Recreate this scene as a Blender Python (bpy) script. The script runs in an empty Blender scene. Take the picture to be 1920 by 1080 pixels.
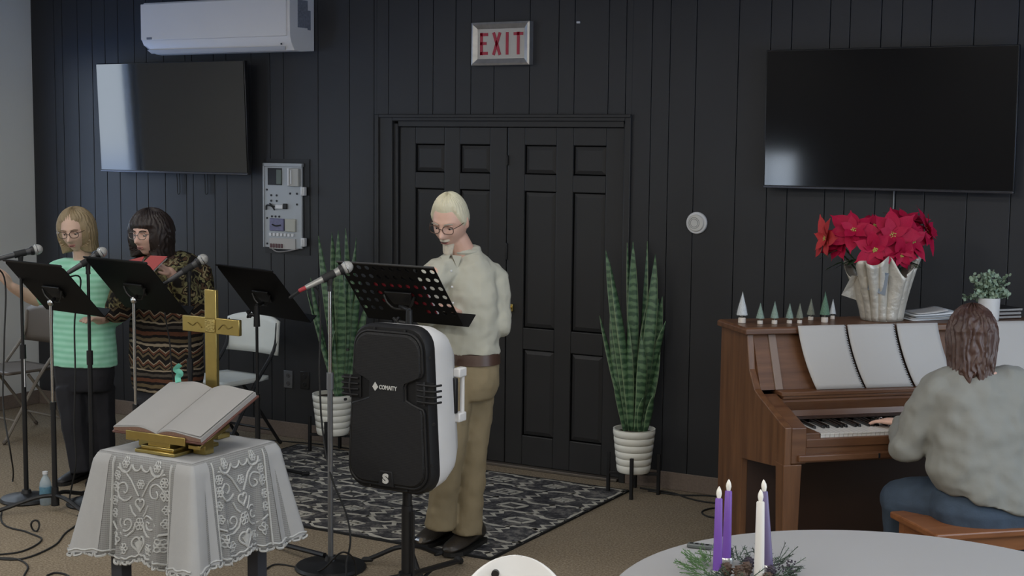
import bpy, bmesh, math, random
from math import sin, cos, pi, exp, radians, sqrt, atan2
from mathutils import Vector as V, Matrix, noise as mnoise
random.seed(7)
scn = bpy.context.scene
COL = scn.collection

# ------------------------------------------------------------------ camera
F_PX, YAW, PITCH, ROLL = 2674.5, 0.51, 0.102, 0.0101
CAM = V((4.17, -7.362, 1.948))
_f = V((-sin(YAW)*cos(PITCH), cos(YAW)*cos(PITCH), -sin(PITCH)))
_r0 = V((cos(YAW), sin(YAW), 0)); _u0 = _r0.cross(_f)
_r = _r0*cos(ROLL)+_u0*sin(ROLL); _u = -_r0*sin(ROLL)+_u0*cos(ROLL)
cam = bpy.data.cameras.new('camera'); co = bpy.data.objects.new('camera', cam); COL.objects.link(co)
cam.sensor_width = 36; cam.lens = F_PX*36/1920; cam.clip_start = .05
co.matrix_world = Matrix(((_r.x, _u.x, -_f.x, CAM.x), (_r.y, _u.y, -_f.y, CAM.y), (_r.z, _u.z, -_f.z, CAM.z), (0, 0, 0, 1)))
scn.camera = co

def at(px, py, d=None, x=None, y=None, z=None):
    """real-world point seen at a photograph pixel, on a known plane or at a known depth"""
    ray = _r*((px-960)/F_PX) - _u*((py-540)/F_PX) + _f
    if d is not None: t = d
    elif x is not None: t = (x-CAM.x)/ray.x
    elif y is not None: t = (y-CAM.y)/ray.y
    else: t = (z-CAM.z)/ray.z
    return CAM+ray*t
def dep(p): return (V(p)-CAM).dot(_f)

# ------------------------------------------------------------------ light
scn.view_settings.view_transform = 'Standard'; scn.view_settings.look = 'None'
scn.view_settings.gamma = 1; scn.view_settings.use_curve_mapping = False
scn.view_settings.exposure = 0.0
w = bpy.data.worlds.new('sky'); scn.world = w; w.use_nodes = True
nt = w.node_tree; bg = nt.nodes['Background']
tc = nt.nodes.new('ShaderNodeTexCoord'); sp = nt.nodes.new('ShaderNodeSeparateXYZ'); rp = nt.nodes.new('ShaderNodeValToRGB')
nt.links.new(tc.outputs['Generated'], sp.inputs[0]); ad = nt.nodes.new('ShaderNodeMath'); ad.inputs[1].default_value = .35; nt.links.new(sp.outputs['Z'], ad.inputs[0]); nt.links.new(ad.outputs[0], rp.inputs[0]); nt.links.new(rp.outputs[0], bg.inputs[0])
rp.color_ramp.elements[0].position = .235; rp.color_ramp.elements[0].color = (.16, .36, .85, 1)
rp.color_ramp.elements[1].position = .285; rp.color_ramp.elements[1].color = (.74, .86, 1, 1)
bg.inputs[1].default_value = 5.0
def area(name, loc, aim, sx, sy, power, col=(1, 1, 1)):
    l = bpy.data.lights.new(name, 'AREA'); l.shape = 'RECTANGLE'; l.size = sx; l.size_y = sy; l.energy = power; l.color = col
    o = bpy.data.objects.new(name, l); COL.objects.link(o); o.location = loc
    o.rotation_euler = (V(aim)-V(loc)).to_track_quat('-Z', 'Y').to_euler(); return o
for y, pw in ((-3.0, 17), (-5.8, 44), (-8.0, 44)):
    for x in (-1.6, 1.4, 4.0): area('ceiling_fill_light', (x, y, 3.12), (x, y, 0), 1.2, .6, pw, (1, .97, .91))  # unseen overhead fill, added without fixtures; rear rows brighten the upright surfaces

# ------------------------------------------------------------------ materials
MATS = {}
def nmat(name):
    m = bpy.data.materials.new(name); m.use_nodes = True; t = m.node_tree
    return m, t, t.nodes['Principled BSDF']
def N(t, typ, **k):
    n = t.nodes.new(typ)
    for a, b in k.items():
        if isinstance(a, str) and a.startswith('i_'): n.inputs[a[2:]].default_value = b
        else: setattr(n, a, b)
    return n
def L(t, a, b): t.links.new(a, b)
def math_(t, op, a, b=None, c=None):
    n = t.nodes.new('ShaderNodeMath'); n.operation = op
    for i, v in enumerate((a, b, c)):
        if v is None: continue
        if isinstance(v, (int, float)): n.inputs[i].default_value = v
        else: t.links.new(v, n.inputs[i])
    return n.outputs[0]
def mixc(t, fac, a, b):
    n = t.nodes.new('ShaderNodeMix'); n.data_type = 'RGBA'
    for s, v in ((n.inputs[0], fac), (n.inputs[6], a), (n.inputs[7], b)):
        if hasattr(v, 'node'): t.links.new(v, s)
        elif isinstance(v, (int, float)): s.default_value = v
        else: s.default_value = (*v, 1)
    return n.outputs[2]
def ramp(t, fac, stops, interp='LINEAR'):
    n = t.nodes.new('ShaderNodeValToRGB'); cr = n.color_ramp; cr.interpolation = interp
    while len(cr.elements) < len(stops): cr.elements.new(.5)
    for e, (p, c) in zip(cr.elements, stops): e.position = p; e.color = (*c, 1)
    t.links.new(fac, n.inputs[0]); return n.outputs[0]
def objco(t, scale=(1, 1, 1)):
    c = t.nodes.new('ShaderNodeTexCoord'); mp = t.nodes.new('ShaderNodeMapping'); mp.inputs['Scale'].default_value = scale
    t.links.new(c.outputs['Object'], mp.inputs[0]); return mp.outputs[0]
def noise_(t, co_, scale, detail=3, rough=.5):
    n = t.nodes.new('ShaderNodeTexNoise'); n.inputs['Scale'].default_value = scale; n.inputs['Detail'].default_value = detail
    n.inputs['Roughness'].default_value = rough; t.links.new(co_, n.inputs['Vector']); return n.outputs[0]
def bump_(t, b, h, strength=.3, dist=.01):
    n = t.nodes.new('ShaderNodeBump'); n.inputs['Strength'].default_value = strength; n.inputs['Distance'].default_value = dist
    t.links.new(h, n.inputs['Height']); t.links.new(n.outputs[0], b.inputs['Normal'])
def M(name, col, rough=.5, metal=0., nz=None, bp=None, spec=.5, stretch=(1, 1, 1), emit=0., coat=0.):
    """plain procedural material: colour varied by noise nz=(scale, amount), relief bp=(scale, strength, distance)"""
    if name in MATS: return MATS[name]
    m, t, b = nmat(name); b.inputs['Roughness'].default_value = rough; b.inputs['Metallic'].default_value = metal
    b.inputs['Specular IOR Level'].default_value = spec; b.inputs['Base Color'].default_value = (*col, 1); b.inputs['Coat Weight'].default_value = coat
    c = objco(t, stretch)
    sc, am = nz or (9, .06)
    n = noise_(t, c, sc)
    f = math_(t, 'MULTIPLY_ADD', n, 2*am, 1-am)
    mx = N(t, 'ShaderNodeMix', data_type='RGBA', blend_type='MULTIPLY'); mx.inputs[0].default_value = 1
    mx.inputs[6].default_value = (*col, 1); L(t, f, mx.inputs[7]); L(t, mx.outputs[2], b.inputs['Base Color'])
    if bp: bump_(t, b, noise_(t, c, bp[0], 4), bp[1], bp[2])
    if emit: b.inputs['Emission Color'].default_value = (*col, 1); b.inputs['Emission Strength'].default_value = emit
    MATS[name] = m; return m
def wood(name, c1, c2, axis=0, rough=.35):
    m, t, b = nmat(name); s = [14, 14, 14]; s[axis] = 1.1
    c = objco(t, s); n = noise_(t, c, 2.2, 5, .6)
    L(t, ramp(t, n, [(.3, c1), (.7, c2)]), b.inputs['Base Color']); b.inputs['Roughness'].default_value = rough
    bump_(t, b, n, .08, .004); MATS[name] = m; return m

# dark painted panelling
WALL = M('navy charcoal wall paint', (.032, .033, .036), .42, nz=(3, .1), bp=(60, .12, .002), spec=.3)
DOORP = M('charcoal door paint', (.026, .026, .027), .45, nz=(5, .08), bp=(50, .1, .002), spec=.35)
WHITEWALL = M('pale grey wall paint', (.72, .73, .70), .7, nz=(2, .05), bp=(80, .1, .002))
BASEB = M('brown carpet baseboard', (.20, .155, .125), .95, nz=(90, .3), bp=(250, .5, .004))
CEIL = M('white ceiling tile', (.75, .75, .73), .9, bp=(120, .3, .003))
def carpet():
    m, t, b = nmat('brown speckled carpet'); c = objco(t)
    n = noise_(t, c, 95, 3, .7); n2 = noise_(t, c, 6, 3)
    col = ramp(t, n, [(.32, (.16, .125, .088)), (.5, (.29, .235, .165)), (.68, (.44, .365, .265))])
    col = mixc(t, math_(t, 'MULTIPLY', n2, .35), col, (.17, .135, .10))
    L(t, col, b.inputs['Base Color']); b.inputs['Roughness'].default_value = 1; b.inputs['Specular IOR Level'].default_value = .1
    bump_(t, b, noise_(t, c, 300, 2), .6, .006); return m
CARPET = carpet()
WHITEP = M('white plastic', (.66, .67, .69), .4, nz=(4, .03))
ACW = M('white appliance plastic', (.82, .80, .77), .35, nz=(3, .03))
GREYLBL = M('grey label print', (.22, .23, .26), .6, nz=(70, .5))
BLACKM = M('black painted metal', (.012, .012, .013), .45, spec=.4)
BLACKD = M('black desk enamel', (.0055, .0055, .006), .5, spec=.15)
BLACKR = M('black rubber', (.012, .012, .012), .7)
CHROME = M('chrome', (.55, .55, .55), .22, 1.)
GREYM = M('grey metal', (.25, .26, .28), .4, .8)
SCREEN = M('black glossy screen', (.004, .004, .005), .07, spec=1., nz=(2, .02))
BEZEL = M('black plastic bezel', (.010, .010, .011), .35)
CLOTHW = M('white cotton', (.34, .345, .35), .9, nz=(30, .04), bp=(160, .2, .002))
GOLD = M('polished brass', (.46, .36, .13), .3, 1., nz=(30, .12), bp=(90, .05, .001))
PAPER = M('white paper', (.44, .43, .42), .8, nz=(6, .02))
PAGE = M('cream page paper', (.285, .28, .275), .8, nz=(5, .03))
SKIN = M('fair skin', (.66, .415, .325), .5, nz=(22, .08), bp=(70, .06, .002))
SKIN2 = M('pale skin', (.62, .42, .32), .5, nz=(20, .08), bp=(70, .06, .002))
LIP = M('lip skin', (.44, .20, .17), .45)
EYEW = M('eye white', (.45, .42, .40), .3)
IRIS = M('dark iris', (.03, .025, .022), .2)
GLASSF = M('brown glasses frame', (.05, .03, .025), .35)

# ------------------------------------------------------------------ mesh builder
class MB:
    def __init__(s): s.v = []; s.f = []; s.uv = {}
    def add(s, vs, fs):
        o = len(s.v); s.v += [tuple(p) for p in vs]; s.f += [tuple(i+o for i in f) for f in fs]; return o
    def box(s, c, d, R=None):
        c = V(c); x, y, z = d[0]/2, d[1]/2, d[2]/2
        ps = [V((a*x, b*y, e*z)) for a in (-1, 1) for b in (-1, 1) for e in (-1, 1)]
        if R: ps = [R @ p for p in ps]
        s.add([c+p for p in ps], [(0, 1, 3, 2), (4, 6, 7, 5), (0, 4, 5, 1), (2, 3, 7, 6), (0, 2, 6, 4), (1, 5, 7, 3)]); return s
    def bx(s, x0, x1, y0, y1, z0, z1): return s.box(((x0+x1)/2, (y0+y1)/2, (z0+z1)/2), (x1-x0, y1-y0, z1-z0))
    def loft(s, rings, closed=False, caps=True):
        n = len(rings[0]); o = s.add([p for r in rings for p in r], [])
        m = len(rings)
        for i in range(m if closed else m-1):
            a, b = o+i*n, o+((i+1) % m)*n
            for j in range(n): k = (j+1) % n; s.f.append((a+j, a+k, b+k, b+j))
        if caps and not closed:
            s.f.append(tuple(o+j for j in reversed(range(n)))); s.f.append(tuple(o+(m-1)*n+j for j in range(n)))
        return s
    def tube(s, pts, r, n=8, closed=False, flat=1.0, caps=True):
        pts = [V(p) for p in pts]; m = len(pts)
        rs = r if isinstance(r, (list, tuple)) else [r]*m
        rings = []; nrm = None
        for i in range(m):
            a = pts[i-1] if (i > 0 or closed) else pts[i]; b = pts[(i+1) % m] if (i < m-1 or closed) else pts[i]
            t = (b-a).normalized()
            if nrm is None:
                nrm = t.orthogonal().normalized() if abs(t.z) > .9 else t.cross(V((0, 0, 1))).normalized()
            nrm = (nrm-t*nrm.dot(t)).normalized(); bi = t.cross(nrm)
            rings.append([pts[i]+(nrm*cos(2*pi*j/n)+bi*sin(2*pi*j/n)*flat)*rs[i] for j in range(n)])
        return s.loft(rings, closed, caps)
    def limb(s, pts, rs, n=14):
        """tube with rounded ends"""
        pts = [V(p) for p in pts]; a = (pts[0]-pts[1]).normalized(); b = (pts[-1]-pts[-2]).normalized()
        P = []; Rr = []
        for k in (80, 60, 35): P.append(pts[0]+a*rs[0]*sin(radians(k))); Rr.append(rs[0]*cos(radians(k)))
        for i in range(len(pts)-1):
            for q in range(4):
                f = q/4; P.append(pts[i].lerp(pts[i+1], f)); Rr.append(rs[i]*(1-f)+rs[i+1]*f)
        P.append(pts[-1]); Rr.append(rs[-1])
        for k in (35, 60, 80): P.append(pts[-1]+b*rs[-1]*sin(radians(k))); Rr.append(rs[-1]*cos(radians(k)))
        return s.tube(P, Rr, n)
    def cyl(s, p0, p1, r0, r1=None, n=14): return s.tube([p0, p1], [r0, r0 if r1 is None else r1], n)
    def lathe(s, prof, c=(0, 0, 0), n=28):
        c = V(c); return s.loft([[c+V((r*cos(2*pi*j/n), r*sin(2*pi*j/n), z)) for j in range(n)] for r, z in prof])
    def prism(s, poly, fn, w0, w1):
        n = len(poly); a = [fn(u, v, w0) for u, v in poly]; b = [fn(u, v, w1) for u, v in poly]
        s.add(a+b, [tuple(reversed(range(n))), tuple(range(n, 2*n))]+[(i, (i+1) % n, n+(i+1) % n, n+i) for i in range(n)]); return s
    def ell(s, c, r, R=None, n=20, m=12, fn=None):
        c = V(c); rings = []
        for i in range(1, m):
            th = pi*i/m; ring = []
            for j in range(n):
                d = V((sin(th)*cos(2*pi*j/n), sin(th)*sin(2*pi*j/n), cos(th)))
                p = fn(d) if fn else V((d.x*r[0], d.y*r[1], d.z*r[2]))
                ring.append(c+(R @ p if R else p))
            rings.append(ring)
        return s.loft(rings)
    def grid(s, fn, nu, nv, closed_u=False):
        o = s.add([fn(i/(nu if closed_u else nu-1), j/(nv-1)) for j in range(nv) for i in range(nu)], [])
        for j in range(nv-1):
            for i in range(nu if closed_u else nu-1):
                k = (i+1) % nu; s.f.append((o+j*nu+i, o+j*nu+k, o+(j+1)*nu+k, o+(j+1)*nu+i))
        return s
    def build(s, name, mat, parent=None, smooth=True, bevel=0, sub=0, voxel=0, relax=0, disp=None, solid=0, loc=None, rz=0, uv=None, ang=40):
        me = bpy.data.meshes.new(name); me.from_pydata(s.v, [], s.f)
        for mm in (mat if isinstance(mat, (list, tuple)) else [mat]): me.materials.append(mm)
        bm = bmesh.new(); bm.from_mesh(me); bmesh.ops.recalc_face_normals(bm, faces=bm.faces); bm.to_mesh(me); bm.free()
        if uv:
            ul = me.uv_layers.new(name='UVMap')
            for lp in me.loops: ul.data[lp.index].uv = uv[lp.vertex_index]
        if smooth:
            me.polygons.foreach_set('use_smooth', [True]*len(me.polygons))
            if not (voxel or sub): me.set_sharp_from_angle(angle=radians(ang))
        o = bpy.data.objects.new(name, me); COL.objects.link(o)
        if parent: o.parent = parent
        if loc is not None: o.location = loc
        o.rotation_euler = (0, 0, rz)
        if bevel:
            md = o.modifiers.new('bevel', 'BEVEL'); md.width = bevel; md.segments = 2; md.limit_method = 'ANGLE'; md.angle_limit = radians(35)
        if solid:
            md = o.modifiers.new('solid', 'SOLIDIFY'); md.thickness = solid; md.offset = 0
        if voxel:
            md = o.modifiers.new('remesh', 'REMESH'); md.mode = 'VOXEL'; md.voxel_size = voxel; md.use_smooth_shade = True
        if relax:
            md = o.modifiers.new('relax', 'SMOOTH'); md.factor = .5; md.iterations = relax
        if disp:
            tx = bpy.data.textures.get('folds_%s' % disp[0]) or bpy.data.textures.new('folds_%s' % disp[0], 'CLOUDS')
            tx.noise_scale = disp[0]; tx.noise_depth = 1
            md = o.modifiers.new('folds', 'DISPLACE'); md.texture = tx; md.strength = disp[1]; md.texture_coords = 'LOCAL'
        if sub:
            md = o.modifiers.new('sub', 'SUBSURF'); md.levels = sub; md.render_levels = sub
        return o
def tag(o, label=None, cat=None, group=None, kind=None):
    for k, v in (('label', label), ('category', cat), ('group', group), ('kind', kind)):
        if v: o[k] = v
    return o
def empty(name, loc, label, cat, rz=0, group=None):
    o = bpy.data.objects.new(name, None); COL.objects.link(o); o.location = loc; o.rotation_euler = (0, 0, rz); o.empty_display_size = .1
    return tag(o, label, cat, group)
def struct(mb, name, mat, parent=None, **k):
    o = mb.build(name, mat, parent, **k); o['kind'] = 'structure'; return o
def dup(o, parent=None):
    c = o.copy(); COL.objects.link(c)
    if parent: c.parent = parent
    return c
def dup_tree(o, parent=None):
    c = dup(o, parent)
    for ch in list(KIDS.get(o.name, [])) or [q for q in o.children]: dup_tree(ch, c)
    return c
KIDS = {}
def spline(pts, k=8):
    P = [V(p) for p in pts]; P = [P[0]*2-P[1]]+P+[P[-1]*2-P[-2]]; out = []
    for i in range(1, len(P)-2):
        for q in range(k):
            t = q/k; a, b, c, d = P[i-1:i+3]
            out.append(.5*((2*b)+(c-a)*t+(2*a-5*b+4*c-d)*t*t+(3*b-a-3*c+d)*t**3))
    out.append(P[-2]); return out
def sstep(x, a, b):
    t = min(1, max(0, (x-a)/(b-a))); return t*t*(3-2*t)
Rz = lambda a: Matrix.Rotation(a, 3, 'Z')
Rx = lambda a: Matrix.Rotation(a, 3, 'X')
Ry = lambda a: Matrix.Rotation(a, 3, 'Y')

# ================================================================== THE ROOM
XL, XR, YF, ZC = -3.93, 5.4, -9.2, 3.15
struct(MB().bx(XL-.2, XR+.2, YF-.2, .3, -.08, 0), 'floor', CARPET, smooth=False)
struct(MB().bx(XL-.2, XR+.2, YF-.2, .3, ZC, ZC+.08), 'ceiling', CEIL, smooth=False)
DX0, DX1, DZ = -.765, .765, 2.035
wb = struct(MB().bx(XL-.15, DX0-.04, .014, .16, 0, ZC).bx(DX1+.04, XR+.15, .014, .16, 0, ZC).bx(DX0-.04, DX1+.04, .014, .16, DZ+.03, ZC).bx(DX0-.04, DX1+.04, .075, .16, 0, DZ+.04), 'wall_back', WALL, smooth=False)  # last box is unseen backing, added to stop light through the door gap
gro = [XL, -3.70, -3.62, -3.47, -3.33, -3.208, -3.086, -2.934, -2.826, -2.669, -2.48, -2.419, -2.231, -2.125, -1.915, -1.76, -1.65, -1.373, -1.128, -.942, -.834, -.616,
       -.51, -.35, -.243, -.085, .154, .343, .446, .662, .77, .927, 1.036, 1.19, 1.433, 1.612, 1.726, 1.931, 2.036, 2.198, 2.303, 2.45, 2.66, 2.87, 3.0, 3.17, 3.28, 3.5, 3.66, 3.9, 4.1, 4.4, 4.7, 5.0, XR]
for a, b in zip(gro[:-1], gro[1:]):
    g = .002
    def plank(x0, x1, z0):
        if x1-x0 > .012: MB().bx(x0, x1, 0, .013, z0, ZC).build('plank', WALL, wb, smooth=False, bevel=.002)
    lo, hi = DX0-.155, DX1+.045
    if b <= lo or a >= hi: plank(a+g, b-g, .02)
    elif a < lo < b: plank(a+g, lo, .02); plank(lo, b-g, DZ+.06)
    elif a < hi < b: plank(a+g, hi, DZ+.06); plank(hi, b-g, .02)
    else: plank(a+g, b-g, DZ+.06)
def holed_wall(name, mk, u0, u1, holes, mat=None):
    """wall slab along u with rectangular openings (u0,u1,z0,z1)"""
    mb = MB(); u = u0
    for a, b, z0, z1 in sorted(holes):
        mk(mb, u, a, 0, ZC); mk(mb, a, b, 0, z0); mk(mb, a, b, z1, ZC); u = b
    mk(mb, u, u1, 0, ZC); return struct(mb, name, mat or WHITEWALL, smooth=False)
W1 = (-1.34, -.44, .95, 2.55); WFILL = (-4.6, -3.3, 1.0, 2.4); W2 = (-3.9, -1.1, .85, 2.5); W3 = (-1.95, -1.15, .6, 1.5)
holed_wall('wall_left', lambda m, a, b, z0, z1: m.bx(XL-.15, XL, a, b, z0, z1), YF, .015, [W1, WFILL])
holed_wall('wall_right', lambda m, a, b, z0, z1: m.bx(XR, XR+.15, a, b, z0, z1), YF, .015, [W2])
FRONTW = M('dark grey wall paint', (.035, .035, .036), .7)
holed_wall('wall_front', lambda m, a, b, z0, z1: m.bx(a, b, YF-.15, YF, z0, z1), XL, XR, [W3], FRONTW)
gm, gt, gb = nmat('window glass'); gt.nodes.remove(gb)
tr = gt.nodes.new('ShaderNodeBsdfTransparent'); gl = gt.nodes.new('ShaderNodeBsdfGlossy'); gl.inputs['Roughness'].default_value = .02
mx = gt.nodes.new('ShaderNodeMixShader'); mx.inputs[0].default_value = .06
L(gt, tr.outputs[0], mx.inputs[1]); L(gt, gl.outputs[0], mx.inputs[2]); L(gt, mx.outputs[0], gt.nodes['Material Output'].inputs[0])
def window(n, fn, W):
    a, b, z0, z1 = W; fr = MB(); pn = MB(); t = .05
    for u0, u1, q0, q1 in ((a, a+t, z0, z1), (b-t, b, z0, z1), (a, b, z0, z0+t), (a, b, z1-t, z1), ((a+b)/2-.02, (a+b)/2+.02, z0, z1)): fn(fr, u0, u1, q0, q1, .03, .09)
    fn(pn, a, b, z0, z1, .058, .062)
    o = struct(fr, 'window_%d' % n, WHITEP, smooth=False); pn.build('pane', gm, o, smooth=False)
window(1, lambda m, a, b, z0, z1, d0, d1: m.bx(XL-d1, XL-d0, a, b, z0, z1), W1)
window(2, lambda m, a, b, z0, z1, d0, d1: m.bx(XR+d0, XR+d1, a, b, z0, z1), W2)
window(4, lambda m, a, b, z0, z1, d0, d1: m.bx(XL-d1, XL-d0, a, b, z0, z1), WFILL)  # unseen extra window, added only to let in more light
window(3, lambda m, a, b, z0, z1, d0, d1: m.bx(a, b, YF-d1, YF-d0, z0, z1), W3)
def portal(loc, aim, sx, sy):
    o = area('window_portal', loc, aim, sx, sy, 1); o.data.cycles.is_portal = True
portal((XL-.14, -.89, 1.75), (0, -.89, 1.75), .9, 1.6)
portal((XL-.14, -3.95, 1.7), (0, -3.95, 1.7), 1.3, 1.4)
portal((XR+.14, -2.5, 1.675), (0, -2.5, 1.675), 2.8, 1.65)
portal((-1.55, YF-.14, 1.05), (-1.55, 0, 1.05), .8, .9)
struct(MB().bx(XL, DX0-.155, -.012, .002, 0, .10), 'baseboard_back', BASEB, bevel=.003)
struct(MB().bx(DX1+.045, XR, -.012, .002, 0, .10), 'baseboard_back', BASEB, bevel=.003)
struct(MB().bx(XL, XL+.012, YF, -.013, 0, .10), 'baseboard_left', BASEB, bevel=.003)

# ---- double door
dr = struct(MB().bx(DX0-.155, DX0-.03, -.018, .02, 0, DZ+.07).bx(DX1+.012, DX1+.05, -.018, .02, 0, DZ+.07).bx(DX0-.03, DX1+.012, -.018, .02, DZ+.035, DZ+.07)
            .bx(DX0-.155, DX0-.125, -.03, -.018, 0, DZ+.075).bx(DX0-.125, DX1+.05, -.03, -.018, DZ+.055, DZ+.075)
            .bx(DX0-.04, DX0, .0, .05, 0, DZ+.02).bx(DX1, DX1+.04, .0, .05, 0, DZ+.02).bx(DX0, DX1, .0, .05, DZ, DZ+.04), 'door_1', DOORP, bevel=.004)
def leaf(x0, x1):
    """six-panel door leaf: stiles, rails and recessed raised panels"""
    y0 = .018; mb = MB(); W = x1-x0; st = .115; mid = .11
    cols = [(x0+st, x0+(W-mid)/2), (x0+(W+mid)/2, x1-st)]
    rows = [(.20, .72), (.85, 1.66), (1.76, 1.93)]
    mb.bx(x0, cols[0][0], y0, y0+.035, .02, DZ); mb.bx(cols[0][1], cols[1][0], y0, y0+.035, .02, DZ); mb.bx(cols[1][1], x1, y0, y0+.035, .02, DZ)
    zs = [.02]+[q for r in rows for q in r]+[DZ]
    for c0, c1 in cols:
        for k in range(0, len(zs), 2): mb.bx(c0, c1, y0, y0+.035, zs[k], zs[k+1])
    o = mb.build('door_leaf', DOORP, dr, smooth=False, bevel=.005)
    for c0, c1 in cols:
        for z0, z1 in rows:
            p = MB(); a = .028
            p.loft([[V((c0, y0+.015, z0)), V((c1, y0+.015, z0)), V((c1, y0+.015, z1)), V((c0, y0+.015, z1))],
                    [V((c0+.006, y0+.015, z0+.006)), V((c1-.006, y0+.015, z0+.006)), V((c1-.006, y0+.015, z1-.006)), V((c0+.006, y0+.015, z1-.006))],
                    [V((c0+a, y0+.008, z0+a)), V((c1-a, y0+.008, z0+a)), V((c1-a, y0+.008, z1-a)), V((c0+a, y0+.008, z1-a))]])
            p.build('raised_panel', DOORP, o, smooth=False)
    return o
leaf(DX0+.003, -.003); lr = leaf(.003, DX1-.003)
MB().box((.004, .014, 1.30), (.012, .012, .10)).build('latch_plate', BLACKM, dr, bevel=.002)
hd = MB().box((.03, .012, .965), (.05, .012, .045)).cyl((.035, .01, .965), (.035, -.035, .965), .011).box((.02, -.035, .965), (.06, .014, .02)).build('lever_handle', GOLD, dr, bevel=.003)
MB().box((.006, .012, 1.84), (.008, .012, .06)).build('top_bolt', BLACKM, dr, bevel=.002)
MB().bx(DX0, DX1, -.02, .05, 0, .018).build('threshold', M('worn metal threshold', (.16, .14, .12), .5, .6), dr, bevel=.004)

# ---- rug
RUGX0, RUGX1, RUGY0, RUGY1 = -1.40, .915, -1.722, -.185
def rugmat():
    m, t, b = nmat('charcoal mottled rug pile'); c = objco(t)
    n = math_(t, 'MULTIPLY_ADD', noise_(t, c, 38, 4, .75), .5, math_(t, 'MULTIPLY', noise_(t, c, 9, 4, .6), .5))
    L(t, ramp(t, n, [(.36, (.028, .028, .032)), (.5, (.075, .074, .078)), (.6, (.21, .20, .185))]), b.inputs['Base Color'])
    b.inputs['Roughness'].default_value = 1; b.inputs['Specular IOR Level'].default_value = .1
    bump_(t, b, noise_(t, c, 260, 2), .5, .004); return m
rug = empty('rug', ((RUGX0+RUGX1)/2, (RUGY0+RUGY1)/2, 0), 'charcoal area rug with cream lattice of diamonds in front of the double door', 'rug')
rcx, rcy = rug.location.x, rug.location.y
rw, rh = (RUGX1-RUGX0)/2, (RUGY1-RUGY0)/2
MB().bx(-rw, rw, -rh, rh, 0.0005, .009).build('pile', rugmat(), rug, smooth=False)
eb = MB()
for x0, x1, y0, y1 in ((-rw-.006, rw+.006, -rh-.006, -rh+.006), (-rw-.006, rw+.006, rh-.006, rh+.006), (-rw-.006, -rw+.006, -rh, rh), (rw-.006, rw+.006, -rh, rh)): eb.bx(x0, x1, y0, y1, .0005, .0105)
eb.build('binding', M('black rug binding', (.008, .008, .008), .9), rug, smooth=False)
CREAM = M('cream rug yarn', (.46, .44, .38), 1, nz=(60, .35))
rp_ = MB()
def ribbon(mb, pts, wd, z=.0098):
    def cl(p): return V((min(rw-.01, max(-rw+.01, p[0])), min(rh-.01, max(-rh+.01, p[1])), 0))
    P = [cl(p) for p in pts]
    P = [p for i, p in enumerate(P) if i == 0 or (p-P[i-1]).length > 1e-5]
    if len(P) < 2: return
    lv = []
    for i, p in enumerate(P):
        t = (P[min(i+1, len(P)-1)]-P[max(i-1, 0)]); t = t.normalized() if t.length > 1e-6 else V((1, 0, 0))
        nn = V((-t.y, t.x, 0)); wv = wd*(.5+.18*sin(p.x*57+p.y*43))
        lv += [(p.x+nn.x*wv, p.y+nn.y*wv, z), (p.x-nn.x*wv, p.y-nn.y*wv, z)]
    mb.add(lv, [(2*i, 2*i+1, 2*i+3, 2*i+2) for i in range(len(P)-1)])
CW, CH = .35, .245           # cell: ogee bands along the length, zigzag links across, a diamond in each cell
for r in range(-1, int(2*rh/CH)+2):
    yb = -rh+r*CH+.05
    if not -rh < yb < rh: pass
    else:
        pts = []; x = -rw; k = 0
        while x < rw+.05:
            q = ((x/CW) % 1.0); tri = abs(q-.5)*2
            pts.append((x, yb+(.022*(1 if tri < .45 else -1 if tri > .75 else 0))*(1 if r % 2 else -1)+.006*sin(x*31+r)))
            x += .03; k += 1
        ribbon(rp_, pts, .023)
    for cidx in range(-1, int(2*rw/CW)+2):
        cx = -rw+cidx*CW+(CW/2 if r % 2 else 0); cyy = yb+CH/2
        if abs(cx) > rw+.1 or abs(cyy) > rh+.06: continue
        big = (cidx+r) % 3
        a, b_ = ((.062, .050), (.045, .036), (.058, .046))[big]
        sk = .018
        if abs(cx) < rw-.05 and abs(cyy) < rh-.03:
            for s_, wd in ((1, .022), (.40, .018)) if big != 2 else ((1, .026),):
                q = [(cx-a*s_-sk, cyy-b_*s_+.012*s_), (cx+a*s_-sk, cyy-b_*s_-.0*s_), (cx+a*s_+sk, cyy+b_*s_-.012*s_), (cx-a*s_+sk, cyy+b_*s_)]
                q = q+[q[0]]
                for u, v_ in zip(q[:-1], q[1:]): ribbon(rp_, [u, ((u[0]+v_[0])/2, (u[1]+v_[1])/2), v_], wd)
        lx = cx+CW/2
        ribbon(rp_, [(lx-.03, cyy-CH/2), (lx+.012, cyy-CH*.28), (lx-.028, cyy-CH*.12), (lx+.03, cyy+CH*.02), (lx-.012, cyy+CH*.18), (lx+.03, cyy+CH*.30), (lx+.0, cyy+CH/2)], .028)
tag(rp_.build('woven_pattern', CREAM, rug, smooth=False), kind='stuff')

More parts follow.
